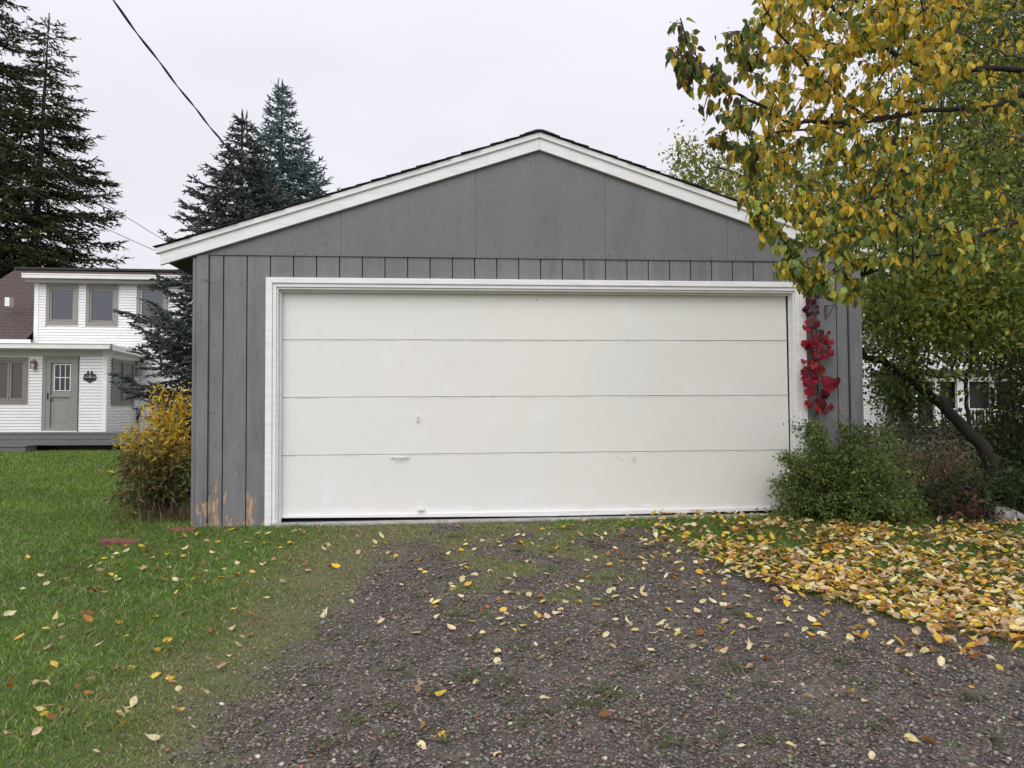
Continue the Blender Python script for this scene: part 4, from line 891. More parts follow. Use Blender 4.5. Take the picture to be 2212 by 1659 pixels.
# ------------------------------------------------------------------ conifers
def conifer(name, basep, topz, radius_at, label, cols, wt, nb=110, clump=.11, needle=.022, lean=(0, 0), droop=.3, upt=.25, sub=.16, sub2=.12, leaders=1, k=12, zmin=.4, vbare=0, nw=.0045, core=True, azr=None):
    mb = MB(); bz = basep[2]; Ht = topz-bz
    def ax(z): t = (z-bz)/Ht; return np.array((basep[0]+lean[0]*t, basep[1]+lean[1]*t, z))
    mb.tube([tuple(ax(bz+Ht*t)) for t in np.linspace(0, 1, 14)], list(np.linspace(Ht*.016+.02, .008, 14)), 8)
    C, Dv = [], []
    golden = 2.4
    for i in range(nb):
        t = (i+random.random())/nb; t = 1-(1-t)**1.12; z = bz+zmin+(Ht-zmin)*t*.985; az = i*golden+random.uniform(-.5, .5); r = radius_at(z)*random.uniform(.72, 1.12)
        if r < .05: continue
        p0 = ax(z); h_ = np.array((math.cos(az), math.sin(az), 0)); n_ = max(4, int(r/.12)); pts = []
        for j in range(n_+1):
            s_ = j/n_; pts.append(p0+h_*r*s_+np.array((0, 0, r*(-droop*s_+upt*s_**2.5)))+R.normal(0, .012*r, 3)*s_)
        mb.tube(pts, list(np.linspace(.010+r*.008, .004, len(pts))), 3, False)
        P = np.array(pts)
        side = np.cross(h_, (0, 0, 1))
        m_ = max(3, int(r/sub))
        for j in range(m_):
            s_ = (j+.6)/m_; s_ = .12+.88*s_; f = s_*(len(P)-1); a = int(min(f, len(P)-2)); p = P[a]+(P[a+1]-P[a])*(f-a); bd = norm(P[a+1]-P[a])
            sl = (1-s_)*r*.55+.10+.06*r
            for sg in (-1, 1):
                d = norm(bd*random.uniform(.5, .9)+side*sg*random.uniform(.5, .9)+np.array((0, 0, random.uniform(-.25, .12)-droop*.3))); ll = sl*random.uniform(.6, 1.1)
                kk = max(1, int(ll/sub2))
                for q_ in range(kk):
                    pp = p+d*ll*(q_+.3)/kk; C.append(pp); Dv.append(d+R.normal(0, .25, 3))
                    if kk > 1: C.append(pp); Dv.append(d*.6+np.cross(d, (0, 0, 1))*random.choice((-.8, .8))+R.normal(0, .2, 3))
        for j in range(max(2, int(r/sub2))): s_ = 1-j*.9*sub2/max(r, .2); 
        for j in range(max(3, int(r/sub2/1.0))):
            s_ = max(.05, 1-j*sub2/r); f = s_*(len(P)-1); a = int(min(f, len(P)-2)); C.append(P[a]+(P[a+1]-P[a])*(f-a)); Dv.append(norm(P[a+1]-P[a])+R.normal(0, .15, 3))
    for l_ in range(leaders):
        off = np.array((random.uniform(-.12, .12)*l_*1.2, 0, 0)); 
        for q_ in range(int(.9/sub2)+4): C.append(ax(topz-.02-q_*sub2*.6)+off); Dv.append(np.array((random.gauss(0, .12), random.gauss(0, .12), 1)))
    C = np.array(C); Dv = norm(np.array(Dv)); n_ = len(C)
    # needles: thin triangles raked along each shoot
    t = R.uniform(0, 1, (n_, k)); rv = norm(R.normal(size=(n_, k, 3))); dd = Dv[:, None, :]
    rv = norm(rv-dd*np.sum(rv*dd, 2, keepdims=True)); Ls = (clump*R.uniform(.7, 1.2, n_))[:, None, None]
    b0 = C[:, None]+dd*t[..., None]*Ls; nl = needle*R.uniform(.8, 1.3, (n_, k, 1))
    tipv = b0+(dd*.75+rv*.75)*nl; wv = norm(np.cross(dd+rv*.3, rv))*nw
    V = np.stack((b0-wv, b0+wv, tipv), 2).reshape(-1, 3); F = [np.arange(len(V)).reshape(-1, 3)]
    cc = pick(cols, wt, n_, .2); T_ = np.repeat(cc, 3*k, 0)
    if core:
        w1 = norm(np.cross(Dv, rnd_dirs(n_)))*nw*2.0; e = C+Dv*clump*1.05
        Vc = np.stack((C-w1, C+w1, e), 1).reshape(-1, 3); F.append(np.arange(len(Vc)).reshape(-1, 3)+len(V)); V = np.concatenate((V, Vc)); T_ = np.concatenate((T_, np.repeat(cc*.6, 3, 0)))
        F = [np.concatenate(F)]
    root = empty(name, tuple(basep), label=label, cat='spruce tree')
    into(mb.build('trunk', M['bark'], None, smooth=True), root); into(tag(link('needles', npmesh('needles', V, F, M['needle'], T_)), kind='stuff'), root)
    return root, n_
def rad_tab(tab):
    zz = [a for a, _ in tab]; rr = [b for _, b in tab]; return lambda z: float(np.interp(z, zz, rr))
BLUE = [(.20, .31, .32), (.30, .41, .42), (.12, .19, .185), (.40, .50, .50)]; GRY = [(.14, .17, .155), (.20, .235, .22), (.09, .11, .10), (.26, .27, .25)]
DSP = [(.05, .062, .032), (.075, .085, .04), (.12, .12, .05), (.032, .04, .024)]
# pair of blue spruces behind the garage
b1 = PD(520, 900, 15.6); b1[2] = -.1; t1 = PD(517, 238, 15.6)
n1 = conifer('blue_spruce', b1, t1[2], rad_tab([(.2, 1.5), (1.0, 2.15), (2.4, 2.2), (3.6, 1.7), (4.6, 1.3), (5.3, 1.1), (5.9, .85), (6.4, .55), (6.8, .32), (7.3, .05)]), 'grey green spruce with twin leaders, left of the pair behind the garage', GRY, (5, 4, 4, 2), 165, .12, .024, (t1[0]-b1[0], 0), .22, .32, .105, .09, 3, 7, nw=.0145)
b2 = PD(602, 900, 17.0); b2[2] = -.1; t2 = PD(597, 168, 17.0)
n2 = conifer('blue_spruce', b2, t2[2], rad_tab([(.2, 1.6), (2, 1.9), (3.8, 1.5), (5, 1.35), (6.2, 1.1), (6.9, .8), (7.5, .52), (8.2, .22), (8.6, .04)]), 'taller bluish spruce, right of the pair behind the garage roof', BLUE, (4, 5, 2, 2), 185, .13, .026, (0, 0), .15, .38, .105, .09, 2, 7, nw=.0145)
# tall dark spruces behind the house
b3 = PD(50, 900, 30); b3[2] = 0; t3 = PD(88, 22, 30)
n3 = conifer('tall_spruce', b3, t3[2], rad_tab([(5, 3.2), (7.5, 3.4), (9.5, 3.2), (11.2, 2.9), (13, 2.3), (14.2, 1.35), (15.5, 1.05), (16.5, .8), (17.1, .45)]), 'tall dark spruce behind the white house, its pointed top in view', DSP, (4, 5, 3, 3), 124, .26, .08, (t3[0]-b3[0], 0), .28, .22, .24, .19, 1, 8, 3.5, nw=.021)
b4 = PD(-75, 900, 31); b4[2] = 0
n4 = conifer('tall_spruce', b4, 21.5, rad_tab([(4, 4.2), (8, 3.6), (12, 2.9), (15, 2.6), (18, 2.0), (21, .4)]), 'taller dark spruce at the left edge, its top cut off by the frame', DSP, (4, 5, 3, 3), 125, .28, .085, (.4, 0), .32, .22, .26, .20, 1, 8, 2.5, nw=.023)
print('clumps', n1[1], n2[1], n3[1], n4[1])

# ------------------------------------------------------------------ shrubs
def shrub(name, c, targets, label, cat, pal, wt, kind, size, per, spread, stem=.004, colf=None, droop=.2, barkm='bark2', inner=.35):
    c = np.array(c, float); mb = MB(); B, U = [], []
    for T in targets:
        T = np.array(T); s0 = c+np.array((random.gauss(0, .07), random.gauss(0, .07), 0)); mid = s0+(T-s0)*.5+np.array((0, 0, .18*np.linalg.norm(T-s0)))
        n_ = 8; pts = [(1-t)**2*s0+2*t*(1-t)*mid+t*t*T for t in np.linspace(0, 1, n_)]; mb.tube(pts, list(np.linspace(stem, stem*.35, n_)), 3, False); P = np.array(pts)
        for i in range(per):
            t = inner+(1-inner)*random.random()**.75; f = t*(n_-1); a = int(min(f, n_-2)); p = P[a]+(P[a+1]-P[a])*(f-a)
            B.append(p+R.normal(0, spread, 3)*(1.15-t*.6)); U.append(norm(P[a+1]-P[a])*.7+R.normal(0, .7, 3)+np.array((0, 0, -droop)))
    B = np.array(B); U = np.array(U); n_ = len(B); cc = pick(pal, wt, n_, .2)
    g_ = gz(B[:, 0], B[:, 1]); B[:, 2] = np.maximum(B[:, 2], g_+.01)
    if colf: cc = colf(B, cc)
    root = empty(name, tuple(c), label=label, cat=cat)
    into(mb.build('stems', M[barkm], None), root)
    V, F, T_ = scatter_leaves(B, U, rnd_dirs(n_)+np.array((0, 0, .9)), R.uniform(*size, n_), cc, kind); into(tag(link('foliage', npmesh('foliage', V, F, M['leaf'], T_)), kind='stuff'), root); return root
def dome(c, rx, ry, rz, n_, lo=.15):
    out = []
    while len(out) < n_:
        d = norm(R.normal(size=3)); 
        if d[2] < -.05: continue
        s_ = random.uniform(.62, 1.16); out.append(np.array((c[0]+d[0]*rx*s_, c[1]+d[1]*ry*s_, c[2]+lo+d[2]*rz*s_)))
    return out
bc = PG(1848, 1128); bc = np.array((bc[0], bc[1]+.16, bc[2]))
tg = dome(bc, .66, .42, .62, 240, .08)+[PD(1700+i*9, 1000-i*11+random.gauss(0, 10), 6.8) for i in range(9)]+[PD(1690+random.gauss(0, 6), 985+random.gauss(0, 5), 6.6) for i in range(5)]+[PD(1745+random.gauss(0, 12), 915+random.gauss(0, 10), 7.0) for i in range(10)]+[PD(1860+random.gauss(0, 30), 925+random.gauss(0, 12), 7.1) for i in range(14)]+[PD(1690+random.gauss(0, 8), 1050+random.gauss(0, 30), 6.8) for i in range(10)]
SG = [(.17, .25, .065), (.11, .17, .048), (.26, .34, .11), (.25, .25, .07)]
shrub('green_shrub', bc, tg, 'bushy small leaved green shrub against the right side of the white door', 'shrub', SG, (5, 5, 3, 1), 'kite', (.022, .038), 130, .05)
# yellowing shrub left of the garage
yc = np.array((-2.85, .75, float(gz(-2.85, .75))))
tg = dome(yc, .48, .45, .98, 105, .2)+[PD(395+random.gauss(0, 18), 850+random.gauss(0, 18), 8.0) for i in range(10)]+[PD(270+random.gauss(0, 12), 958+random.gauss(0, 6), 7.9) for i in range(6)]+[PD(265+random.gauss(0, 15), 1020+random.gauss(0, 20), 7.8) for i in range(7)]+[PD(345+random.gauss(0, 12), 885+random.gauss(0, 12), 7.9) for i in range(9)]
tg = [t for t in tg if t[0] < -2.36 or t[1] < -.05]
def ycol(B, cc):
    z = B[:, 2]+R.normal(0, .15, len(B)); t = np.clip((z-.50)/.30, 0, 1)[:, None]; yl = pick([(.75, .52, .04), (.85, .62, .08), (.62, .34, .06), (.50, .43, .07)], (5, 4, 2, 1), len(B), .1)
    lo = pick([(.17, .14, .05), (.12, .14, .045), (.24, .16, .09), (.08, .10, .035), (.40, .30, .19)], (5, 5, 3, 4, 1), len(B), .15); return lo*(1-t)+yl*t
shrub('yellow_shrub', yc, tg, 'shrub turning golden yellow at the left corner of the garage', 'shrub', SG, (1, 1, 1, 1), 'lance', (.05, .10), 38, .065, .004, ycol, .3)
# planting on the right beneath the trees
def bank(name, poly, D, n_, label, pal, wt, size, per, kind='kite', hgt=0):
    pts = sample_poly(poly, n_); tg = [PD(x, y, random.uniform(*D)) for x, y in pts]; c = np.mean(tg, 0); c[2] = float(gz(c[0], c[1]))
    mb = MB(); B, U = [], []
    for T in tg:
        s0 = np.array((T[0]+random.gauss(0, .12), T[1]+random.gauss(0, .12), float(gz(T[0], T[1]))-.02)); 
        if T[2] < s0[2]+.08: T[2] = s0[2]+.08
        mid = (s0+T)/2+R.normal(0, .05, 3); P = np.array([(1-t)**2*s0+2*t*(1-t)*mid+t*t*T for t in np.linspace(0, 1, 6)]); mb.tube(list(P), [.0035]*3+[.002]*3, 3, False)
        for i in range(per): t = random.random()**.6*5; a = int(min(t, 4)); B.append(P[a]+(P[a+1]-P[a])*(t-a)+R.normal(0, .05, 3)); U.append(R.normal(0, 1, 3)+np.array((0, 0, .1)))
    B = np.array(B); U = np.array(U); root = empty(name, tuple(c), label=label, cat='plants'); B[:, 2] = np.maximum(B[:, 2], gz(B[:, 0], B[:, 1])+.01)
    into(mb.build('stems', M['bark'], None), root)
    V, F, T_ = scatter_leaves(B, U, rnd_dirs(len(B))+np.array((0, 0, .8)), R.uniform(*size, len(B)), pick(pal, wt, len(B), .2), kind); into(tag(link('foliage', npmesh('foliage', V, F, M['leaf'], T_)), kind='stuff'), root); return root
BR = [(.26, .17, .10), (.17, .12, .07), (.34, .26, .15), (.14, .16, .065)]
bank('dead_perennials', [(1930, 955), (2070, 940), (2110, 1030), (1980, 1055), (1920, 1010)], (7.9, 8.9), 210, 'brown withered perennials in front of the picket fence', BR, (5, 5, 3, 3), (.03, .06), 26, 'lance')
bank('garden_plants', [(1865, 960), (1960, 930), (1960, 1000), (1900, 1040), (1870, 1040)], (7.6, 8.6), 60, 'fresh green low plants beside the right garage wall', SG, (5, 3, 6, 1), (.03, .055), 34)
bank('hedge_plants', [(1866, 890), (2320, 870), (2320, 930), (1870, 930)], (12.5, 15), 170, 'leafy pale and green plants growing up behind the picket fence', [(.10, .14, .05), (.06, .09, .03), (.20, .20, .09)], (5, 5, 2), (.05, .09), 20)
bank('tall_shrub', [(2120, 900), (2140, 780), (2212, 740), (2340, 740), (2340, 1000), (2190, 1000)], (10, 11.5), 260, 'tall dark leafy shrub behind the foot of the leaning trunk', [DKG, (.05, .08, .025), (.08, .10, .04)], (5, 4, 2), (.05, .09), 22)
bank('low_plants', [(2020, 1030), (2110, 1010), (2340, 960), (2340, 1085), (2120, 1100), (1990, 1072)], (6.9, 8.2), 260, 'low dark leafy plants round the foot of the leaning trunk', [DKG, (.06, .09, .03), (.09, .11, .045), (.03, .05, .02)], (5, 4, 3, 3), (.035, .07), 26)
bank('red_leaved_plant', [(2010, 1060), (2140, 1045), (2130, 1110), (2030, 1112)], (6.6, 7.3), 16, 'rust red leaved plant in the dark border on the right', [(.10, .04, .025), (.13, .065, .03), (.07, .045, .03), (.08, .015, .018)], (5, 3, 4, 2), (.05, .085), 10)
# boulders
def boulder(px, py, r, mat, label):
    p = PG(px, py); bmx = __import__('bmesh').new(); __import__('bmesh').ops.create_icosphere(bmx, subdivisions=3, radius=r)
    for v in bmx.verts: 
        d = v.co.normalized(); k_ = 1+.14*math.sin(d.x*4+px)+.10*math.sin(d.y*6+d.z*5+px)+.05*math.sin(d.z*13+d.x*9); v.co = Vector((d.x*1.25, d.y, d.z*.75))*r*k_
    me = bpy.data.meshes.new('boulder'); bmx.to_mesh(me); bmx.free(); me.materials.append(mat); me.polygons.foreach_set('use_smooth', [True]*len(me.polygons))
    o = link('boulder', me); o.location = (p[0], p[1]+r, p[2]+r*.35); tag(o, label, 'rock', 'border stones'); return o
boulder(2196, 1135, .13, M['rock'], 'pale grey boulder at the right edge of the leaf strewn border'); boulder(2150, 1128, .15, M['rock2'], 'dark brown boulder left of the pale one at the right edge'); boulder(2075, 1112, .10, M['rock2'], 'small dark stone half hidden under the red leaved plant')

# ------------------------------------------------------------------ red creeper on the right wall
vn = empty('red_creeper', tuple(PY(1755, 910, -.03)), label='crimson creeper climbing the grey boards beside the right door casing', cat='vine')
mb = MB(); stem = [PY(x, y, -.02) for x, y in ((1765, 960), (1760, 900), (1775, 860), (1758, 820), (1768, 770), (1752, 720), (1760, 680), (1748, 640), (1752, 600), (1744, 570))]
mb.tube(stem, .004, 5); mb.tube([stem[4], PY(1785, 735, -.03), PY(1795, 715, -.04)], .0025, 4); mb.tube([stem[2], PY(1790, 840, -.03)], .0025, 4)
into(mb.build('stem', M['bark'], None), vn)
def palmate(c, k_=5):
    parts = []
    for i in range(k_):
        a = (i-(k_-1)/2)*.68; v, f = leaf_shape('ovate', random.uniform(.1, .35), .3); v = v.copy(); v *= (1-.13*abs(i-2)); v[:, 1] *= .98; ca, sa = math.cos(a), math.sin(a)
        v = np.stack((v[:, 0]*ca-v[:, 1]*sa, v[:, 0]*sa+v[:, 1]*ca, v[:, 2]), 1); parts.append((v, f, np.tile(np.clip(np.array(c)*random.uniform(.85, 1.15), 0, 1), (len(v), 1))))
    V, F, T_ = merge(parts); return npmesh('leaf', V, F, M['leaf'], T_, True)
pv = [palmate(c) for c in ((.30, .012, .03), (.40, .02, .045), (.20, .008, .028), (.12, .008, .022), (.46, .05, .03), (.34, .014, .05), (.14, .07, .03))]
def vleaf(px, py, sz_, k_=None, dk=False):
    y = -.035-random.random()*.11; p = PY(px, py, y); me = pv[3] if dk else pv[random.choice((0, 0, 1, 1, 2, 3, 4, 5, 5, 6))]
    u = (random.gauss(0, .6), -.25, -.8); place_leaf('leaf', me, p, u, (random.gauss(0, .3), -1, .35+random.gauss(0, .2)), sz_, vn)
for x0, x1, y0, y1, n_, sz_, dk in ((1738, 1768, 575, 660, 13, .05, True), (1732, 1765, 655, 690, 7, .05, True), (1738, 1770, 695, 730, 8, .055, False), (1750, 1797, 722, 750, 11, .06, False), (1735, 1770, 740, 790, 13, .062, False), (1765, 1800, 755, 790, 9, .062, False), (1738, 1765, 790, 835, 10, .068, False), (1750, 1785, 800, 830, 6, .06, False), (1738, 1760, 835, 858, 4, .065, False), (1775, 1806, 822, 848, 6, .08, False), (1745, 1785, 852, 885, 6, .085, False), (1775, 1798, 878, 895, 2, .08, False)):
    for i in range(int(n_*1.5)): vleaf(random.uniform(x0, x1), random.uniform(y0-8, y1-8), sz_*random.uniform(.55, 1.15), dk=dk)

# ------------------------------------------------------------------ bricks, dry grass clumps
def brick(px, py, rz, label, s_=1):
    p = PG(px, py); o = MB().box(-.15*s_, .15*s_, -.06, .06, -.05, .035).build('brick', M['brick'], None, .006); o.location = p-np.array((0, 0, .012)); o.rotation_euler = (.04, .05, rz); return tag(o, label, 'brick', 'red edging bricks by the garage corner')
brick(262, 1172, .12, 'red paving brick lying in the lawn left of the garage corner'); brick(398, 1146, -.1, 'red brick half hidden under the foot of the garage corner', .7)
def tuft_mesh(n_, L_, pal, wt, spread=.06, lay=.8, wd=.003, seg_=4):
    Vs, Fs, Ts = [], [], []; o = 0
    base = R.normal(0, spread, (n_, 2)); az = R.uniform(0, 6.28, n_); ln = L_*R.uniform(.5, 1.2, n_); ly = lay*R.uniform(.4, 1.3, n_); cc = pick(pal, wt, n_, .15)
    t = np.linspace(0, 1, seg_+1)
    hx = (ly[:, None]*t**2)*ln[:, None]; hzv = (t-.35*np.minimum(ly[:, None], 1.4)*t**2)*ln[:, None]
    cx = base[:, :1]+np.cos(az)[:, None]*hx; cyv = base[:, 1:]+np.sin(az)[:, None]*hx
    wv = wd*(1-t*.85); px_ = -np.sin(az)[:, None]*wv; py_ = np.cos(az)[:, None]*wv
    Lf = np.stack((cx-px_, cyv-py_, hzv), -1); Rt = np.stack((cx+px_, cyv+py_, hzv), -1)
    V = np.stack((Lf, Rt), 2).reshape(-1, 3); k_ = (seg_+1)*2; b0 = (np.arange(n_)*k_)[:, None]+(np.arange(seg_)*2)[None]
    F = np.stack((b0, b0+1, b0+3, b0+2), -1).reshape(-1, 4); return V, [F], np.repeat(cc, k_, 0)
STRAW = [(.30, .23, .13), (.20, .15, .09), (.13, .10, .06), (.09, .10, .04)]
V, F, T_ = tuft_mesh(420, .26, STRAW, (3, 4, 4, 2), .16, 1.1, .0022, 5); c = PG(365, 1128); V[:, 0] *= 1.4
o = link('dry_grass_clump', npmesh('dry_grass_clump', V, F, M['grass'], T_), None, c+np.array((0, .1, 0))); tag(o, 'clump of brown straw grass at the foot of the yellow shrub', 'grass clump')
for i, (x, y, sc__, lab) in enumerate(((1930, 1095, .5, 'pale drooping grass blades beside the green shrub'), (1905, 1010, .45, 'bent dry grass stalks in front of the withered perennials'), (2190, 1080, .5, 'thin arching grass blades in the dark border at the right edge'))):
    V, F, T_ = tuft_mesh(16, sc__, [(.30, .28, .15), (.20, .22, .10)], (1, 1), .04, 1.2, .003, 6); link('grass_blades', npmesh('grass_blades', V, F, M['grass'], T_), None, PG(x, y)); tag(col.objects[-1], lab, 'grass')

# ------------------------------------------------------------------ lawn blades
def blades(P, h, wdt, cc, lean=.6, single=False):
    n_ = len(P); az = R.uniform(0, 6.28, n_); yaw = R.uniform(0, 6.28, n_); ly = R.uniform(.1, 1, n_)*lean*h
    tip = P+np.stack((np.cos(az)*ly, np.sin(az)*ly, h*R.uniform(.75, 1, n_)), 1); mid = P+np.stack((np.cos(az)*ly*.3, np.sin(az)*ly*.3, h*.55), 1)
    wv = np.stack((np.cos(yaw), np.sin(yaw), np.zeros(n_)), 1)*wdt[:, None]/2
    if single: return np.stack((P-wv, P+wv, tip), 1).reshape(-1, 3), [np.arange(n_*3).reshape(-1, 3)], np.repeat(cc, 3, 0)
    V = np.stack((P-wv, P+wv, mid+wv*.8, mid-wv*.8, tip), 1).reshape(-1, 3); b0 = np.arange(n_)*5
    return V, [np.stack((b0, b0+1, b0+2, b0+3), 1), np.stack((b0+3, b0+2, b0+4), 1)], np.repeat(cc, 5, 0)
LG = [(.145, .265, .038), (.20, .325, .055), (.095, .18, .030), (.30, .38, .11), (.48, .43, .25)]
def lawn(x0, x1, y0, y1, n_, h, wd, dens=None):
    x = R.uniform(x0, x1, n_); y = R.uniform(y0, y1, n_); P = np.stack((x, y, gz(x, y)-.004), 1)
    px, py, dp = to_px(P); k_ = (px > -120) & (px < 2330) & (py < 1800) & (dp > .4)
    gmv = gravel_mask(x, y); dmv = dry_mask(x, y); rr = R.uniform(0, 1, n_)
    k_ &= rr > gmv*1.22-.16-.16*wob(x*3, y*3)-.22*wob(x*9, y*9)
    k_ &= ~((x > -2.31) & (x < 4.12) & (y > -.09) & (y < 7)); k_ &= ~((y > 13.9)); 
    if dens is not None: k_ &= R.uniform(0, 1, n_) < dens(x, y)
    P, dmv, gmv, x, y = P[k_], dmv[k_], gmv[k_], x[k_], y[k_]; m_ = len(P)
    cc = pick(LG, (5, 5, 4, 2, .9), m_, .2); st_ = pick([(.46, .37, .23), (.32, .25, .15), (.20, .22, .07), (.60, .51, .34)], (4, 4, 3, 2), m_, .15)
    pt = np.clip(.5+.5*wob(x*.8, y*.8), 0, 1)[:, None]; p2 = np.clip(.5+.5*wob(x*2.6+3, y*2.6), 0, 1)[:, None]; cc = cc*(.72+.30*pt+.24*p2)
    q_ = (R.uniform(0, 1, m_) < np.clip(dmv*.8-.12+.25*wob(x*2, y*2)+.12*wob(x*7, y*7), .04, .75))[:, None]; cc = np.where(q_, st_, cc)
    hh = h*R.uniform(.45, 1.35, m_)*(1-.55*np.clip(dmv+gmv*.7, 0, 1))
    return blades(P, hh, R.uniform(.6, 1.4, m_)*wd, cc, 1.9 if wd < .008 else 1.0, wd > .007)
LP = [lawn(-5.2, 1.5, -5.4, -2.2, 215000, .034, .0036), lawn(-6.5, 1.8, -2.2, 1.2, 155000, .040, .0048), lawn(-2.0, 1.6, -5.2, -.1, 100000, .026, .0034, lambda x, y: dry_mask(x, y)*.9), lawn(-13, -1.8, 1.2, 6.5, 130000, .055, .009), lawn(-17, -2.2, 6.5, 13.85, 110000, .055, .016)]
V, F, T_ = merge(LP); tag(link('lawn_grass', npmesh('lawn_grass', V, F, M['grass'], T_)), kind='stuff', label='short green lawn grass left of the drive thinning into dry grass', cat='grass')
LP = [lawn(1.3, 5.6, -5.4, .1, 90000, .055, .0045), lawn(4.1, 9.5, -.2, 8, 60000, .08, .010)]
V, F, T_ = merge(LP); tag(link('verge_grass', npmesh('verge_grass', V, F, M['grass'], T_)), kind='stuff', label='darker grass between the fallen leaves right of the drive', cat='grass')

# ------------------------------------------------------------------ gravel
def pebbles(x0, x1, y0, y1, n_, s0, s1, pw=2.0):
    x = R.uniform(x0, x1, n_); y = R.uniform(y0, y1, n_); gm_ = gravel_mask(x, y); px, py, dp = to_px(np.stack((x, y, gz(x, y)), 1))
    k_ = (R.uniform(0, 1, n_) < gm_*1.45-.12) & (px > -40) & (px < 2250) & (py < 1700); x, y = x[k_], y[k_]; n_ = len(x)
    phi = (1+5**.5)/2; v0 = norm(np.array([(-1, phi, 0), (1, phi, 0), (-1, -phi, 0), (1, -phi, 0), (0, -1, phi), (0, 1, phi), (0, -1, -phi), (0, 1, -phi), (phi, 0, -1), (phi, 0, 1), (-phi, 0, -1), (-phi, 0, 1)], float))
    f0 = np.array([(0, 11, 5), (0, 5, 1), (0, 1, 7), (0, 7, 10), (0, 10, 11), (1, 5, 9), (5, 11, 4), (11, 10, 2), (10, 7, 6), (7, 1, 8), (3, 9, 4), (3, 4, 2), (3, 2, 6), (3, 6, 8), (3, 8, 9), (4, 9, 5), (2, 4, 11), (6, 2, 10), (8, 6, 7), (9, 8, 1)])
    s_ = s0+(s1-s0)*R.uniform(0, 1, n_)**pw; sx_ = s_*R.uniform(.8, 1.25, n_); sy_ = s_*R.uniform(.55, .95, n_); sz_ = s_*R.uniform(.3, .6, n_)
    V = np.repeat(v0[None], n_, 0)*(1+R.normal(0, .09, (n_, 12, 1))); V = V*np.stack((sx_, sy_, sz_), 1)[:, None]/2
    a = R.uniform(0, 6.28, n_); ca, sa = np.cos(a)[:, None], np.sin(a)[:, None]; ti = R.normal(0, .3, n_)[:, None]
    X_ = V[..., 0]*ca-V[..., 1]*sa; Y_ = V[..., 0]*sa+V[..., 1]*ca; Z_ = V[..., 2]+X_*ti
    W_ = np.stack((X_+x[:, None], Y_+y[:, None], Z_+(gz(x, y)+sz_*.18+R.uniform(0, .004, n_))[:, None]), -1).reshape(-1, 3)
    cc = pick([(.150, .128, .116), (.205, .175, .155), (.092, .079, .072), (.27, .16, .12), (.33, .29, .25), (.14, .15, .135), (.48, .45, .41), (.29, .15, .12)], (8, 7, 7, 2.0, 3.2, 1.5, .5, .4), n_, .25)
    return W_, [(f0[None]+(np.arange(n_)*12)[:, None, None]).reshape(-1, 3)], np.repeat(cc, 12, 0)
LP = [pebbles(-1.6, 4.2, -5.2, -3.0, 41000, .006, .030, 3.0), pebbles(-1.5, 4.0, -3.0, -.1, 24000, .007, .032, 3.0)]
V, F, T_ = merge(LP); tag(link('gravel', npmesh('gravel', V, F, M['stone'], T_, True)), kind='stuff', label='dark grey and reddish pebbles of the gravel drive', cat='gravel')
# fine grit
# ------------------------------------------------------------------ weeds in the gravel
wm = []
for k_ in range(3):
    parts = [tuft_mesh(12, .026, [(.14, .18, .07), (.20, .20, .09), (.28, .22, .12)], (4, 3, 2), .018, 1.6, .003, 2)]
    n_ = 34; B = np.concatenate((R.normal(0, .028, (n_, 2)), R.uniform(.004, .02, (n_, 1))), 1); parts.append(scatter_leaves(B, np.concatenate((R.normal(0, 1, (n_, 2)), R.uniform(0, .5, (n_, 1))), 1), np.tile((0, 0, 1.), (n_, 1))+R.normal(0, .2, (n_, 3)), R.uniform(.010, .022, n_), pick([(.12, .18, .06), (.18, .21, .08), (.25, .18, .10)], (3, 2, 1), n_), 'kite'))
    V, F, T_ = merge(parts); wm.append(npmesh('weed', V, F, M['leaf'], T_))
wp = [(1015, 1460), (1000, 1470), (935, 1500), (1095, 1475), (1110, 1515), (1190, 1540), (1255, 1525), (1295, 1520), (1325, 1505), (1130, 1565), (850, 1530), (690, 1480), (760, 1560), (860, 1450), (1385, 1440), (1580, 1445), (1500, 1475), (1820, 1430), (1745, 1395), (1640, 1480), (1700, 1540), (1850, 1475), (1960, 1450), (2150, 1600), (1560, 1590), (1660, 1600), (960, 1600), (1290, 1490), (1420, 1380), (1300, 1350), (1120, 1400), (700, 1620), (840, 1590), (1440, 1610), (1900, 1570), (1030, 1380), (1600, 1330), (980, 1330), (2090, 1510), (800, 1390), (900, 1290), (1010, 1270), (980, 1160), (1060, 1150), (1120, 1190), (1230, 1145), (1290, 1180), (1350, 1160), (1180, 1230), (1090, 1260), (1310, 1250), (950, 1200), (1410, 1145)]
for i, (x, y) in enumerate(wp):
    p = PG(x+random.uniform(-5, 5), y); o = link('weed', wm[i % 3], None, p); s_ = random.uniform(.65, 1.35); o.scale = (s_*1.3, s_, s_); o.rotation_euler.z = random.uniform(0, 6.28)
    side = 'far left' if x < 800 else 'left' if x < 980 else 'centre left' if x < 1150 else 'centre' if x < 1350 else 'centre right' if x < 1600 else 'right' if x < 1800 else 'far right'
    dep = 'at the front edge' if y > 1560 else 'in the foreground' if y > 1500 else 'in the middle' if y > 1420 else 'farther back'
    tag(o, f'{"tiny" if s_ < .65 else "small" if s_ < .9 else "bushy"} green weed in the gravel, {side}, {dep}', 'weed', 'weeds in the gravel drive')

mb = MB()
for i in range(46):
    x, y = random.uniform(480, 2200), random.uniform(1180, 1650); p = PG(x, y); a = random.uniform(0, 6.28); l_ = random.uniform(.04, .13)
    d = np.array((math.cos(a), math.sin(a), 0)); mb.tube([p+(0, 0, .016), p+d*l_*.5+np.array((random.gauss(0, .006), random.gauss(0, .006), .024)), p+d*l_+(0, 0, .014)], [.0016, .0014, .0008], 4)
mb.build('twig_litter', M['bark2'], None, kind='stuff', label='thin dry twigs and stalks scattered over the gravel', cat='twigs')
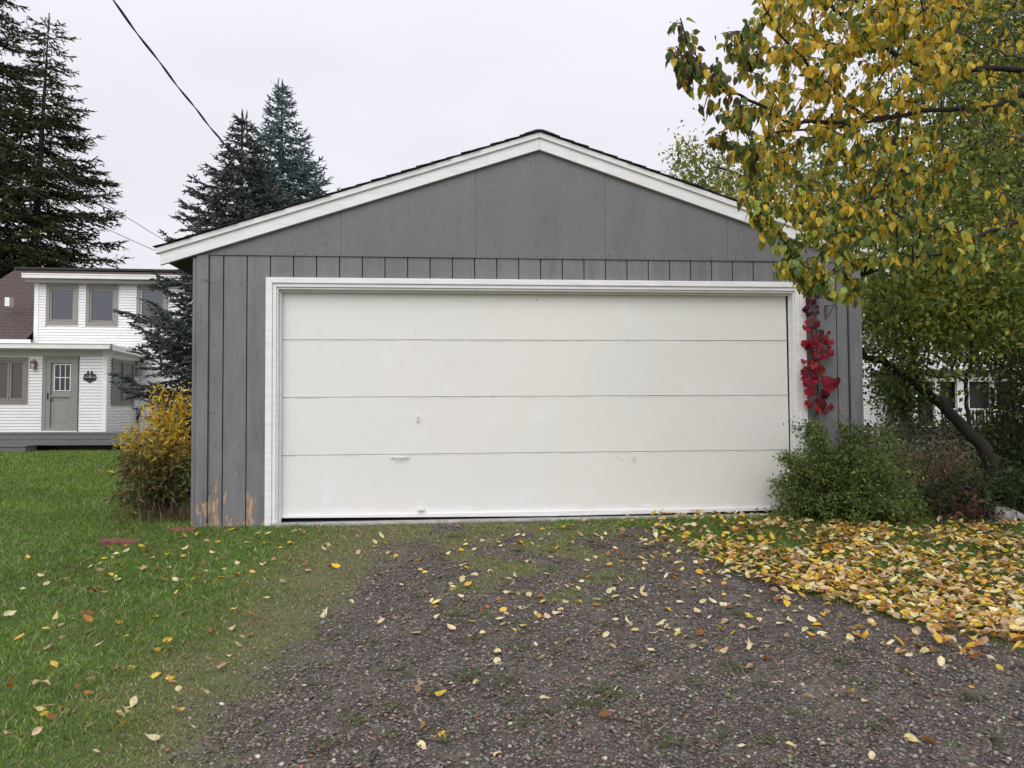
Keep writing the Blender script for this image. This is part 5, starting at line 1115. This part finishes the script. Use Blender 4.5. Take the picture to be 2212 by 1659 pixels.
# ------------------------------------------------------------------ fallen leaves
FC = {'pale yellow': [(.84, .74, .36), (.88, .81, .50)], 'golden': [(.80, .54, .07), (.86, .64, .12)], 'orange brown': [(.50, .24, .06), (.28, .13, .05)], 'tan': [(.70, .54, .36), (.50, .36, .23)]}
fl = []; FV = {}
for nm, cs in FC.items():
    FV[nm] = []
    for c in cs:
        for q_ in range(5):
            v, f = leaf_shape('ovate', random.uniform(-.7, .7), random.uniform(-.8, 1.0)); v = v.copy(); v[:, 1] *= random.uniform(.8, 1.2); v[:, 2] += .07*np.sin(v[:, 0]*7+q_*2)+.05*np.sin(v[:, 1]*9+q_); v[:, 0] -= .5
            # stalk
            k0 = len(v); v = np.concatenate((v, [(-.5, -.012, 0), (-.5, .012, 0), (-.85, .03, .04)])); f = [np.concatenate((f[0], [(k0, k0+1, k0+2)])), f[1]]
            FV[nm].append(npmesh('fallen_leaf', v, f, M['fallen'], np.tile(np.array(c)*random.uniform(.9, 1.08), (len(v), 1))*(1-np.clip(R.normal(.2, .3, (len(v), 1)), 0, .6)*np.array((.35, .55, .6))), True))
def leaf_zone(n_, poly, wt, zone, holes=0): 
    names = list(FC); 
    for x, y in sample_poly(poly, n_):
        p = PG(x, y)
        if holes and random.random() < holes and wob(p[0]*1.3, p[1]*1.3, 1.4)+.4*wob(p[0]*4, p[1]*4) < -.02: continue
        fl.append((p, random.choices(names, wt)[0], zone, x, y))
# hand placed ones on the gravel and lawn
gp = [(1090, 1035), (903, 1213), (817, 1243), (760, 1303), (823, 1349), (877, 1340), (945, 1303), (988, 1308), (981, 1275), (1165, 1335), (1128, 1371), (1095, 1332), (1227, 1390), (1075, 1413), (1073, 1431), (1168, 1424), (1027, 1478), (902, 1493), (950, 1505), (1177, 1508), (1305, 1555), (914, 1577), (955, 1592), (1073, 1628), (911, 1616), (1602, 1618), (1330, 1490), (1322, 1400), (1500, 1285), (1390, 1280), (1395, 1310), (1318, 1298), (1290, 1300), (1256, 1300), (1222, 1302), (1330, 1340), (1425, 1355), (1460, 1338), (1553, 1362), (1562, 1307), (1617, 1400), (1657, 1430), (1620, 1452), (1680, 1476), (1835, 1503), (1749, 1508), (1710, 1615), (1884, 1638), (1970, 1602), (2005, 1610), (1760, 1383), (1705, 1345), (1655, 1322), (1486, 1380), (1940, 1392), (1962, 1460), (1980, 1475), (2095, 1488), (2060, 1448), (1870, 1520), (2100, 1420), (2000, 1412), (780, 1400), (700, 1330), (1025, 1190), (1080, 1180), (1130, 1160), (1160, 1180), (1185, 1155), (1200, 1195), (1240, 1170), (1270, 1215), (1300, 1165), (1340, 1200), (1150, 1215), (1000, 1225), (950, 1250), (1060, 1235), (1180, 1240), (1350, 1245), (1390, 1230), (1440, 1250), (1480, 1265), (1530, 1260)]
for x, y in gp: fl.append((PG(x, y), random.choices(list(FC), (9, 2, 2, 1))[0], 'on the gravel', x, y))
lp = [(140, 1165), (315, 1185), (300, 1100), (250, 1205), (425, 1160), (460, 1200), (415, 1262), (400, 1195), (330, 1215), (310, 1235), (270, 1190), (200, 1290), (195, 1335), (175, 1340), (190, 1355), (130, 1325), (120, 1345), (40, 1385), (100, 1370), (275, 1385), (225, 1290), (20, 1340), (500, 1365), (520, 1392), (505, 1330), (260, 1577), (196, 1590), (282, 1555), (290, 1530), (118, 1445), (360, 1415), (370, 1480), (170, 1500), (385, 1545), (440, 1510), (445, 1245), (470, 1180), (540, 1190), (555, 1160), (600, 1150), (625, 1180), (655, 1160), (560, 1235), (530, 1270), (575, 1300), (610, 1262), (650, 1225), (700, 1195), (745, 1170), (800, 1150), (770, 1165), (350, 1260), (380, 1290), (90, 1250), (60, 1215), (155, 1240), (240, 1250), (20, 1500), (80, 1600), (330, 1610), (210, 1640), (480, 1450), (540, 1340), (448, 1142)]
for x, y in lp: fl.append((PG(x, y)+np.array((0, 0, .025)), random.choices(list(FC), (5, 4, 2, 2))[0], 'in the left lawn', x, y))
n_fixed = len(fl)
leaf_zone(90, [(450, 1140), (900, 1130), (760, 1240), (420, 1260), (180, 1260), (200, 1190)], (5, 4, 3, 3), 'in the left lawn')
pile = [(1400, 1108), (1680, 1108), (1990, 1150), (2230, 1130), (2230, 1395), (2060, 1372), (1850, 1310), (1600, 1250), (1520, 1190), (1420, 1160)]
leaf_zone(3500, pile, (6, 7, 4, 5), 'in the leaf drift', .72)
leaf_zone(1200, [(1480, 1180), (1900, 1200), (2230, 1280), (2230, 1400), (2060, 1375), (1850, 1318), (1600, 1255)], (6, 6, 3, 4), 'in the leaf drift')
leaf_zone(130, [(1560, 1240), (2230, 1370), (2230, 1470), (1960, 1430), (1640, 1300)], (5, 4, 3, 4), 'in the leaf drift')
leaf_zone(90, [(1300, 1110), (1460, 1112), (1600, 1250), (1560, 1290), (1400, 1230)], (5, 4, 3, 3), 'in the leaf drift')
leaf_zone(120, [(760, 1180), (1400, 1125), (1700, 1290), (2000, 1400), (1500, 1420), (900, 1380)], (8, 2, 2, 2), 'on the gravel')
leaf_zone(700, [(1640, 1122), (2230, 1128), (2230, 1230), (1760, 1200)], (4, 7, 4, 4), 'in the leaf drift', .5)
leaf_zone(70, [(0, 1230), (500, 1200), (600, 1350), (300, 1560), (0, 1600)], (5, 4, 3, 3), 'in the left lawn')
leaf_zone(110, [(950, 1135), (1400, 1125), (1600, 1290), (1700, 1400), (1300, 1360), (900, 1300)], (8, 3, 3, 3), 'on the gravel')
leaf_zone(60, [(1150, 1110), (1420, 1112), (1600, 1250), (1300, 1230)], (5, 3, 3, 2), 'on the gravel')
fl2 = fl[:n_fixed]+sorted(fl[n_fixed:], key=lambda t: -t[4]); B, U, Nn, S_, CC = [], [], [], [], []
for i, (p, nm, zone, x, y) in enumerate(fl2):
    az = random.uniform(0, 6.28); tilt = random.gauss(0, .28); drift = 'drift' in zone; p = p+np.array((0, 0, (.012 if not drift else .03+random.random()*.03)))
    u = (math.cos(az), math.sin(az), tilt*.8); nr = (random.gauss(0, .35), random.gauss(0, .35), 1 if random.random() < .8 else -1); s_ = random.uniform(.042, .070)
    if i < 300:
        o = place_leaf('fallen_leaf', random.choice(FV[nm]), p, u, nr, s_)
        cols_ = ['far left', 'left', 'left of centre', 'centre', 'right of centre', 'right', 'far right']; hz_ = cols_[min(6, int(x/316))]
        vz = 'foreground' if y > 1520 else 'near ground' if y > 1400 else 'middle ground' if y > 1290 else 'farther back' if y > 1200 else 'near the garage'
        bg_ = 'large' if s_ > .062 else ('small' if s_ < .050 else 'medium'); po = 'upturned' if nr[2] < 0 else ('tilted' if abs(tilt) > .25 else 'flat')
        tag(o, f'{bg_} {po} {nm} fallen leaf {zone}, {hz_}, {vz}', 'leaf', f'{nm} leaves {zone}')
        if 'drift' in zone: o['group'] = f'{bg_} {po} {nm} leaves {zone}, {hz_}, {vz}'
    else: B.append(p); U.append(u); Nn.append(nr); S_.append(s_); CC.append(pick(FC[nm], (1, 1), 1, .12)[0])
V, F, T_ = scatter_leaves(np.array(B)-norm(np.array(U))*.03, np.array(U), np.array(Nn), np.array(S_), np.array(CC), 'ovate', (-.6, .6), .25)
tag(link('fallen_leaves', npmesh('fallen_leaves', V, F, M['fallen'], T_, True)), kind='stuff', label='drift of yellow and tan fallen leaves right of the drive', cat='leaves')
# maple leaves
def maple(px, py, c, s_, label):
    v = [(0, 0, 0)]; n_ = 20
    for i in range(n_):
        a = 2*math.pi*i/n_; r_ = (1 if i % 4 == 0 else .55 if i % 2 == 0 else .42)*(1.0 if abs(a-math.pi) > .4 else .4); v.append((r_*math.cos(a), r_*math.sin(a), .12*math.sin(a*3)+.1*r_))
    F_ = np.array([(0, 1+i, 1+(i+1) % n_) for i in range(n_)]); o = link('maple_leaf', npmesh('maple_leaf', np.array(v)*s_, F_, M['fallen'], np.tile(c, (len(v), 1)))); o.location = PG(px, py)+np.array((0, 0, .04)); o.rotation_euler = (.35, .1, .6); tag(o, label, 'leaf')
maple(1942, 1140, (.16, .012, .025), .065, 'dark crimson maple leaf lying at the foot of the green shrub'); maple(905, 1494, (.42, .30, .24), .04, 'curled pinkish tan maple leaf beside two pale leaves on the gravel')

tot = 0; seen = set()
for o in bpy.data.objects:
    if o.type == 'MESH' and o.data.name not in seen: seen.add(o.data.name); t_ = sum(len(p.vertices)-2 for p in o.data.polygons) if len(o.data.polygons) < 2000 else len(o.data.loops)-2*len(o.data.polygons); tot += t_; (t_ > 60000) and print(o.name, t_)
print('triangles', tot)
